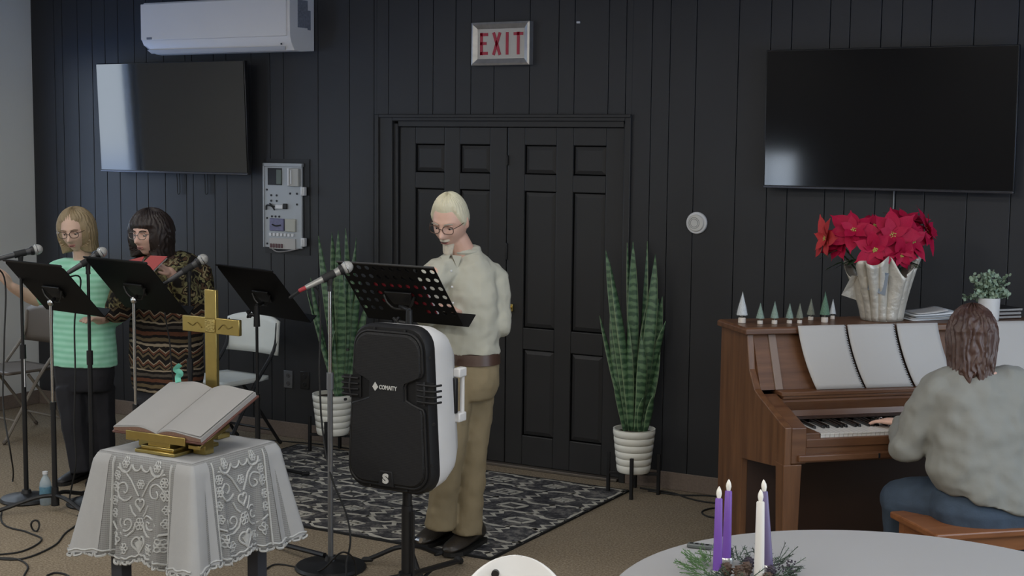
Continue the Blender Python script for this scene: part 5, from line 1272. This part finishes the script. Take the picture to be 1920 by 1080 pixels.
m_.torso(tr_m, [(J(877, 666), .150, .113, yw), (J(877, 690), .156, .122, yw), (J(876, 720), .156, .122, yw), (J(872, 745), .140, .11, yw)])
lh, lk, la_ = J(893, 715, .05), J(886, 850, .02), J(876, 1000, .04); rh_, rk, ra = J(852, 715, -.05), J(843, 850, -.10), J(824, 988, -.03)
tr_m.tube([lh, lh.lerp(lk, .5), lk, lk.lerp(la_, .6), la_], [.092, .086, .073, .068, .074], 18); tr_m.tube([rh_, rh_.lerp(rk, .5), rk, rk.lerp(ra, .6), ra], [.092, .086, .073, .068, .073], 18)
m_.torso(m_.mb, [(J(877, 655), .125, .09, yw), (J(876, 720), .12, .09, yw)]); m_.mb.limb([lh, lk, lk.lerp(la_, .85)], [.06, .05, .04]); m_.mb.limb([rh_, rk, rk.lerp(ra, .85)], [.06, .05, .04])
belt = MB(); 
m_.torso(belt, [(J(877, 659), .158, .120, yw), (J(877, 679), .160, .123, yw)], 48)
bk_ = MB().box(J(845, 672, -.15), (.04, .012, .034), Rz(radians(yw)))
man = m_.finish([(st, 'shirt', SHIRT, dict(voxel=.008, relax=4, disp=(.07, .022))), (col, 'collar', SHIRT, dict()), (bt, 'button', WHITEP, dict()),
    (tr_m, 'trousers', KHAKI, dict(voxel=.008, relax=4, disp=(.08, .016))), (belt, 'belt', M('brown leather belt', (.075, .04, .028), .4), dict()), (bk_, 'buckle', GREYM, dict(bevel=.004))])
LEA = M('dark brown leather', (.030, .024, .018), .38, nz=(20, .2), bp=(60, .2, .003))
fl = lambda px, py: (lambda q: V((q.x, q.y, 0)))(m_.Ri @ (at(px, py, z=.0105)-m_.B))
add_shoe(man, fl(902, 1012), fl(838, 1044), LEA, w=.060, h=.105); add_shoe(man, fl(846, 1000), fl(786, 1027), LEA, w=.060, h=.105)

# ---------- woman in mint
def stripes(name, c1, c2, fz):
    m, t, b = nmat(name); s = N(t, 'ShaderNodeSeparateXYZ'); L(t, objco(t), s.inputs[0])
    f = math_(t, 'MULTIPLY_ADD', math_(t, 'SINE', math_(t, 'ADD', math_(t, 'MULTIPLY', s.outputs[2], fz), math_(t, 'MULTIPLY', noise_(t, objco(t), 5), 2.5))), .5, .5)
    L(t, mixc(t, f, c1, c2), b.inputs['Base Color']); b.inputs['Roughness'].default_value = .85; bump_(t, b, noise_(t, objco(t), 13), .25, .01); return m
MINT = stripes('mint striped jersey', (.26, .62, .43), (.38, .74, .57), 190)
BLK = M('black trouser cloth', (.012, .012, .016), .85, bp=(14, .3, .01))
w1 = Person('person', 165, 902, 'blonde woman with glasses in a mint green top singing at the leftmost music stand', SKIN2); J = w1.J
w1.head(J(142, 431, -.06), -7, 14, -4, 1.02, False)
w1.face(brow=M('light brown brows', (.22, .15, .10), .7), glasses=GLASSF, sq=.8)
BLO = M('dark blonde hair', (.27, .205, .115), .55, nz=(30, .3), bp=(140, .5, .004), stretch=(1, 1, .15))
def bob(a0, zf, W, flip=0., low=-.95, back=1.0, seed=0.):
    def fn(d, p):
        a = az(d); face_ = (1-sstep(a, a0-10, a0+12))*(1-sstep(d[2], zf-.10, zf+.14))
        z = d[2]; q = V((W[0]*d[0], W[1]*d[1]*(.84 if d[1] < 0 else 1)+.012, W[2]*z))
        if z < 0: q.x = W[0]*d[0]*(1+.10*(-z)+flip*(-z)**3)*(1.0 if abs(z) < .75 else 1-.5*(abs(z)-.75)); hx = sqrt(max(0, 1-z*z)); q.x = math.copysign(max(abs(q.x), W[0]*.98*abs(d[0])/max(.25, hx)*(1-.1*abs(z))), d[0]) if hx > .05 else q.x; q.y = (W[1]*d[1]/max(.25, hx)*.92+.012) if d[1] > -.5 and hx > .05 else q.y; q.z = max(W[2]*z*1.05, low*W[2])
        q = q*strands(d, 30, .02, seed)
        return q.lerp(p*.90, face_)
    return fn
w1.hair(bob(47, .52, (.108, .118, .128), .30, -.93), BLO)
w1.mb.limb([J(150, 455, -.02), J(158, 498, .02)], [.047, .058])
yw = -18
secs = [(J(157, 488), .075, .065, yw), (J(156, 500), .145, .085, yw), (J(157, 520), .170, .105, yw), (J(158, 560), .178, .125, yw), (J(158, 610), .182, .130, yw), (J(157, 650), .192, .135, yw), (J(157, 684), .196, .138, yw)]
st = MB(); w1.torso(st, secs); w1.torso(w1.mb, [(q[0], q[1]*.85, q[2]*.85, *q[3:]) for q in secs])
sl, el, wl_ = J(204, 512, .04), J(214, 590, .0), J(185, 600, -.22); sr, er, wr_ = J(110, 510, -.02), J(66, 562, -.10), J(22, 538, -.24)
st.limb([J(180, 506, .02), sl, el], [.075, .076, .066]); st.limb([el, el.lerp(wl_, .4)], [.062, .052]); st.limb([J(130, 506), sr, sr.lerp(er, .82)], [.075, .072, .060])
w1.mb.limb([sl, el, wl_], [.05, .042, .027]); w1.mb.limb([sr, er, wr_], [.05, .042, .027])
w1.hand(wr_, (J(2, 515, -.30)-wr_), (.3, -.5, .8), .16); w1.hand(wl_, (J(165, 596, -.32)-wl_), (0, 0, 1), .16)
tr_m = MB(); w1.torso(tr_m, [(J(158, 670), .172, .12, yw), (J(158, 700), .178, .125, yw), (J(159, 730), .165, .115, yw)])
lh, lk, la_ = J(186, 725, .02), J(192, 800, .03), J(197, 885, .06); rh_, rk, ra = J(134, 725, -.02), J(140, 800, -.04), J(152, 885, -.04)
for q in ((lh, lk, la_), (rh_, rk, ra)): tr_m.tube(q, [.095, .075, .062]); w1.mb.limb((q[0], q[1], q[1].lerp(q[2], .85)), [.075, .055, .04])
wo1 = w1.finish([(st, 'top', MINT, dict(voxel=.008, relax=4, disp=(.08, .012))), (tr_m, 'trousers', BLK, dict(voxel=.008, relax=4, disp=(.08, .012)))])
fl = lambda P, px, py: (lambda q: V((q.x, q.y, 0)))(P.Ri @ (at(px, py, z=0)-P.B))
BSH = M('black shoe cloth', (.012, .011, .012), .5)
add_shoe(wo1, fl(w1, 165, 892), fl(w1, 110, 912), BSH, w=.045, h=.07); add_shoe(wo1, fl(w1, 206, 890), fl(w1, 168, 915), BSH, w=.045, h=.07)

# ---------- woman in patterned sweater
def sweater():
    m, t, b = nmat('patterned knit'); c = objco(t); s = N(t, 'ShaderNodeSeparateXYZ'); L(t, c, s.inputs[0])
    zz = math_(t, 'MULTIPLY', math_(t, 'PINGPONG', s.outputs[0], .035), .75)
    wob = math_(t, 'MULTIPLY_ADD', noise_(t, c, 7), .05, -.025)
    z = math_(t, 'ADD', s.outputs[2], wob)
    f1 = math_(t, 'FRACT', math_(t, 'MULTIPLY', z, 7.5)); f2 = math_(t, 'FRACT', math_(t, 'MULTIPLY', math_(t, 'ADD', z, zz), 15))
    dk, cr_, tn, ru, gy = (.016, .014, .013), (.33, .27, .19), (.14, .105, .06), (.13, .055, .032), (.09, .075, .06)
    a = ramp(t, f1, [(0, cr_), (.10, dk), (.2, tn), (.34, dk), (.45, ru), (.60, dk), (.7, gy), (.82, dk), (.93, cr_)], 'CONSTANT')
    bz = ramp(t, f2, [(0, dk), (.3, tn), (.5, dk), (.62, ru), (.8, cr_), (.9, dk)], 'CONSTANT')
    low = mixc(t, math_(t, 'GREATER_THAN', math_(t, 'FRACT', math_(t, 'MULTIPLY', z, 3.75)), .5), a, bz)
    n = noise_(t, c, 17, 2, .5); n2 = noise_(t, c, 34, 2)
    up = ramp(t, n, [(.0, dk), (.42, (.10, .085, .045)), (.47, (.24, .225, .11)), (.53, dk), (.58, (.10, .06, .035)), (.64, (.30, .26, .15)), (.70, dk)], 'CONSTANT')
    fac = math_(t, 'GREATER_THAN', math_(t, 'ADD', s.outputs[2], wob), 1.02)
    col = mixc(t, fac, low, up); col = mixc(t, math_(t, 'MULTIPLY', n2, .3), col, dk)
    L(t, col, b.inputs['Base Color']); b.inputs['Roughness'].default_value = 1; b.inputs['Specular IOR Level'].default_value = .15
    bump_(t, b, noise_(t, c, 120, 2), .6, .006); return m
w2 = Person('person', 312, 905, 'dark-haired woman with glasses in a brown patterned sweater holding a red book', SKIN); J = w2.J
w2.head(J(280, 437, -.08), -26, 6, 0, 1.06, False)
w2.face(brow=M('dark brows', (.03, .02, .015), .7), glasses=M('thin metal frame', (.25, .22, .2), .3, .7), sq=.8)
DBR = M('very dark brown hair', (.022, .014, .012), .5, nz=(26, .3), bp=(140, .5, .004), stretch=(1, 1, .15))
w2.hair(bob(44, .30, (.122, .136, .134), .25, -.92, seed=3.), DBR)
w2.mb.limb([J(288, 466, -.03), J(306, 505, .03)], [.054, .066])
yw = -32
secs = [(J(305, 480), .080, .072, yw), (J(308, 494), .16, .10, yw), (J(311, 516), .205, .125, yw), (J(312, 560), .218, .150, yw), (J(312, 610), .225, .165, yw), (J(312, 660), .228, .170, yw), (J(313, 700), .225, .168, yw), (J(314, 730), .212, .155, yw)]
st = MB(); w2.torso(st, secs); w2.torso(w2.mb, [(q[0], q[1]*.85, q[2]*.85, *q[3:]) for q in secs])
sl, el, wl_ = J(366, 516, .07), J(382, 590, .02), J(318, 510, -.26); sr, er, wr_ = J(248, 520, -.10), J(222, 580, -.16), J(242, 520, -.34)
st.limb([J(340, 500, .02), sl, el], [.095, .100, .085]); st.limb([el, el.lerp(wl_, .8)], [.08, .058]); st.limb([J(275, 505), sr, er], [.09, .095, .08]); st.limb([er, er.lerp(wr_, .6)], [.074, .055])
col = MB(); cc = J(304, 482, .0); col.tube([cc+V((.080*cos(t), .074*sin(t), .012*sin(t))) for t in [2*pi*k/28 for k in range(28)]], .024, 8, closed=True)
w2.mb.limb([sl, el, wl_], [.06, .045, .029]); w2.mb.limb([sr, er, wr_], [.06, .045, .029])
w2.hand(wl_, (J(292, 494, -.34)-wl_), (.2, -.4, .9), .165, curl=.3, thumb=-1); w2.hand(wr_, (J(250, 500, -.42)-wr_), (-.3, -.4, .8), .165, curl=.3)
tr_m = MB(); w2.torso(tr_m, [(J(314, 710), .19, .14, yw), (J(314, 745), .19, .14, yw), (J(314, 765), .17, .12, yw)])
lh, lk, la_ = J(342, 750, .03), J(345, 815, .04), J(347, 890, .06); rh_, rk, ra = J(284, 750, -.02), J(280, 815, -.04), J(278, 890, -.03)
for q in ((lh, lk, la_), (rh_, rk, ra)): tr_m.tube(q, [.10, .078, .062]); w2.mb.limb((q[0], q[1], q[1].lerp(q[2], .85)), [.075, .055, .04])
SWT = sweater()
wo2 = w2.finish([(st, 'sweater', SWT, dict(voxel=.009, relax=4, disp=(.1, .014))), (col, 'cowl_collar', M('brown knit collar', (.10, .06, .045), .95, nz=(40, .5), bp=(90, .6, .006)), dict()), (tr_m, 'trousers', BLK, dict(voxel=.009, relax=4))])
add_shoe(wo2, fl(w2, 298, 896), fl(w2, 255, 915), BSH, w=.045, h=.07); add_shoe(wo2, fl(w2, 362, 893), fl(w2, 320, 918), BSH, w=.045, h=.07)
# red book in her hands
c = at(262, 499, d=w2.d-.40); R = Rz(YAW+radians(-22)) @ Ry(radians(-8)) @ Rx(radians(-58))
rb = empty('song_book', c, 'red-covered song book held open by the woman in the patterned sweater', 'book'); rb.rotation_euler = R.to_euler()
RCV = M('salmon red cover', (.46, .085, .075), .5)
for s in (-1, 1):
    q = Ry(s*.22); mb = MB(); mb.box(q @ V((s*.065, 0, 0)), (.13, .004, .19), q); mb.build('cover', RCV, rb, bevel=.001)
    mb = MB(); mb.box(q @ V((s*.064, .007, 0)), (.124, .009, .182), q); mb.build('pages', PAPER, rb)

# ---------- pianist
GREYK = M('light grey jersey', (.215, .215, .195), .9, nz=(8, .05), bp=(12, .3, .012))
JEAN = M('dark blue denim', (.035, .055, .085), .85, nz=(20, .3), bp=(120, .3, .003))
p_ = Person('person', 1846, 962, 'woman in grey sweater and jeans seen from behind, playing the piano on the bench', SKIN, zbase=.50)
p_.B = at(1846, 962, z=.50); p_.d = dep(p_.B); p_.B.z = 0
J = p_.J
p_.head(J(1822, 630, .03), 165, 14, 0, 1.02, False)
p_.face()
BRN = M('reddish brown hair', (.060, .030, .022), .42, nz=(20, .45), bp=(140, .5, .004), stretch=(1, 1, .12))
def longhair(d, p):
    a = az(d); face_ = (1-sstep(a, 52, 68))*(1-sstep(d[2], .42, .55)); z = d[2]; hx = sqrt(max(.05, 1-z*z))
    q = V((.098*d[0], .116*d[1]+.010, .126*z))
    if z < 0:
        k = min(1.9, 1/hx); f_ = 1-.22*(-z); q.x = .100*d[0]*k*f_; q.y = .112*d[1]*k*f_*.95+.014; q.z = -.205*(-z)**.9 if d[1] > -.6 else -.17*(-z)
        q.z *= 1+.10*sin(atan2(d[0], -d[1])*9)
    q = q*strands(d, 26, .03, 5.)
    return q.lerp(p*.9, face_)
p_.hair(longhair, BRN, nu=160, nv=100)
p_.mb.limb([J(1826, 668, .02), J(1836, 712, .0)], [.052, .062])
yw = 14
secs = [(J(1836, 694), .085, .07, yw), (J(1838, 708), .165, .095, yw), (J(1840, 735), .208, .125, yw), (J(1842, 790), .222, .150, yw), (J(1845, 850), .228, .160, yw), (J(1850, 893), .240, .168, yw, .10), (J(1856, 922), .240, .176, yw, .22), (J(1862, 946), .226, .172, yw, .30)]
st = MB(); p_.torso(st, secs); p_.torso(p_.mb, [(q[0], q[1]*.85, q[2]*.85, *q[3:]) for q in secs])
key = lambda x, y=-.30, z=.775: p_.Ri @ (PL(x, y, z)-p_.B)
wl_ = key(.545, -.385, .782); sl, el = J(1757, 738, .02), J(1702, 838, .06)
wr_ = key(1.05, -.385, .782); sr, er = J(1922, 738, .05), J(1958, 850, .10)
st.limb([J(1790, 722), sl, sl.lerp(el, .5), el], [.085, .088, .080, .070]); st.limb([el, el.lerp(wl_, .55), el.lerp(wl_, .88)], [.070, .056, .043])
st.limb([J(1890, 722, .02), sr, er], [.085, .088, .070]); st.limb([er, er.lerp(wr_, .88)], [.068, .043])
for a_ in ((sl, el, wl_), (sr, er, wr_)): p_.mb.limb(a_, [.06, .048, .028])
hd_ = p_.Ri @ (Rz(PY) @ V((-.42, .9, -.06))); p_.hand(wl_, hd_, (0, 0, 1), .17, curl=.22, thumb=1, spread=.25); hd2 = p_.Ri @ (Rz(PY) @ V((.15, 1, -.06))); p_.hand(wr_, hd2, (0, 0, 1), .17, curl=.22, thumb=-1, spread=.25)
je = MB(); p_.torso(je, [(J(1854, 915, .02), .222, .155, yw), (J(1856, 950, .02), .250, .180, yw), (J(1858, 978, .02), .235, .17, yw)])
lh, lk = J(1800, 948, .06), J(1690, 936, .20); rh_, rk = J(1900, 948, .08), J(1945, 930, .42)
zt = lambda v, z: V((v.x, v.y, z))
la_ = zt(lk+V((.05, .16, 0)), .07); ra = zt(rk+V((-.02, .10, 0)), .07)
for h_, k_, a_ in ((lh, lk, la_), (rh_, rk, ra)):
    je.limb([h_, h_.lerp(k_, .55), k_], [.118, .108, .088]); je.limb([k_, k_.lerp(a_, .5), a_], [.084, .066, .05]); p_.mb.limb([h_, k_, a_], [.08, .06, .035])
wb_ = MB(); wb_.tube([wl_.lerp(el, .10)+(p_.Ri @ V((0, 0, 0)))+V((.034*cos(t)*.6, .034*cos(t)*-.5, .034*sin(t))) for t in [2*pi*k/20 for k in range(20)]], .006, 6, closed=True)
pia = p_.finish([(st, 'sweater', GREYK, dict(voxel=.009, relax=3, disp=(.09, .035))), (je, 'jeans', JEAN, dict(voxel=.009, relax=3, disp=(.08, .010))), (wb_, 'wristband', M('dark violet band', (.06, .03, .07), .5), dict())])
for a_, dx in ((la_, -.02), (ra, .03)): add_shoe(pia, zt(a_+V((0, -.04, 0)), 0), zt(a_+V((dx, .20, 0)), 0), BSH, w=.045, h=.07)
MB().tube([wl_.lerp(wl_+hd_*.17, .62)+V((.0095*cos(t), .004*cos(t), .0095*sin(t)+.002)) for t in [2*pi*k/14 for k in range(14)]], .0016, 5, closed=True).build('ring', CHROME, pia)

# ------------------------------------------------------------------ groups of repeats
GR = {'music_stand': 'music stands in front of the singers and speaker', 'microphone': 'microphones on stands', 'microphone_stand': 'microphone stands', 'microphone_cable': 'microphone cables',
      'floor_cable': 'cables lying on the carpet', 'hanging_cable': 'cable loops below the left television', 'taper_candle': 'candles in the advent wreath', 'bottle_brush_tree': 'bottle brush trees on the piano',
      'music_booklet': 'music booklets on the piano desk', 'folding_chair': 'folding chairs along the wall', 'snake_plant': 'snake plants beside the double door', 'plant_stand': 'plant stands beside the double door',
      'television': 'televisions on the panelled wall', 'outlet': 'wall outlets'}
for o in list(scn.objects):
    b = o.name.split('.')[0]
    if o.parent is None and b in GR and 'label' in o: o['group'] = GR[b]
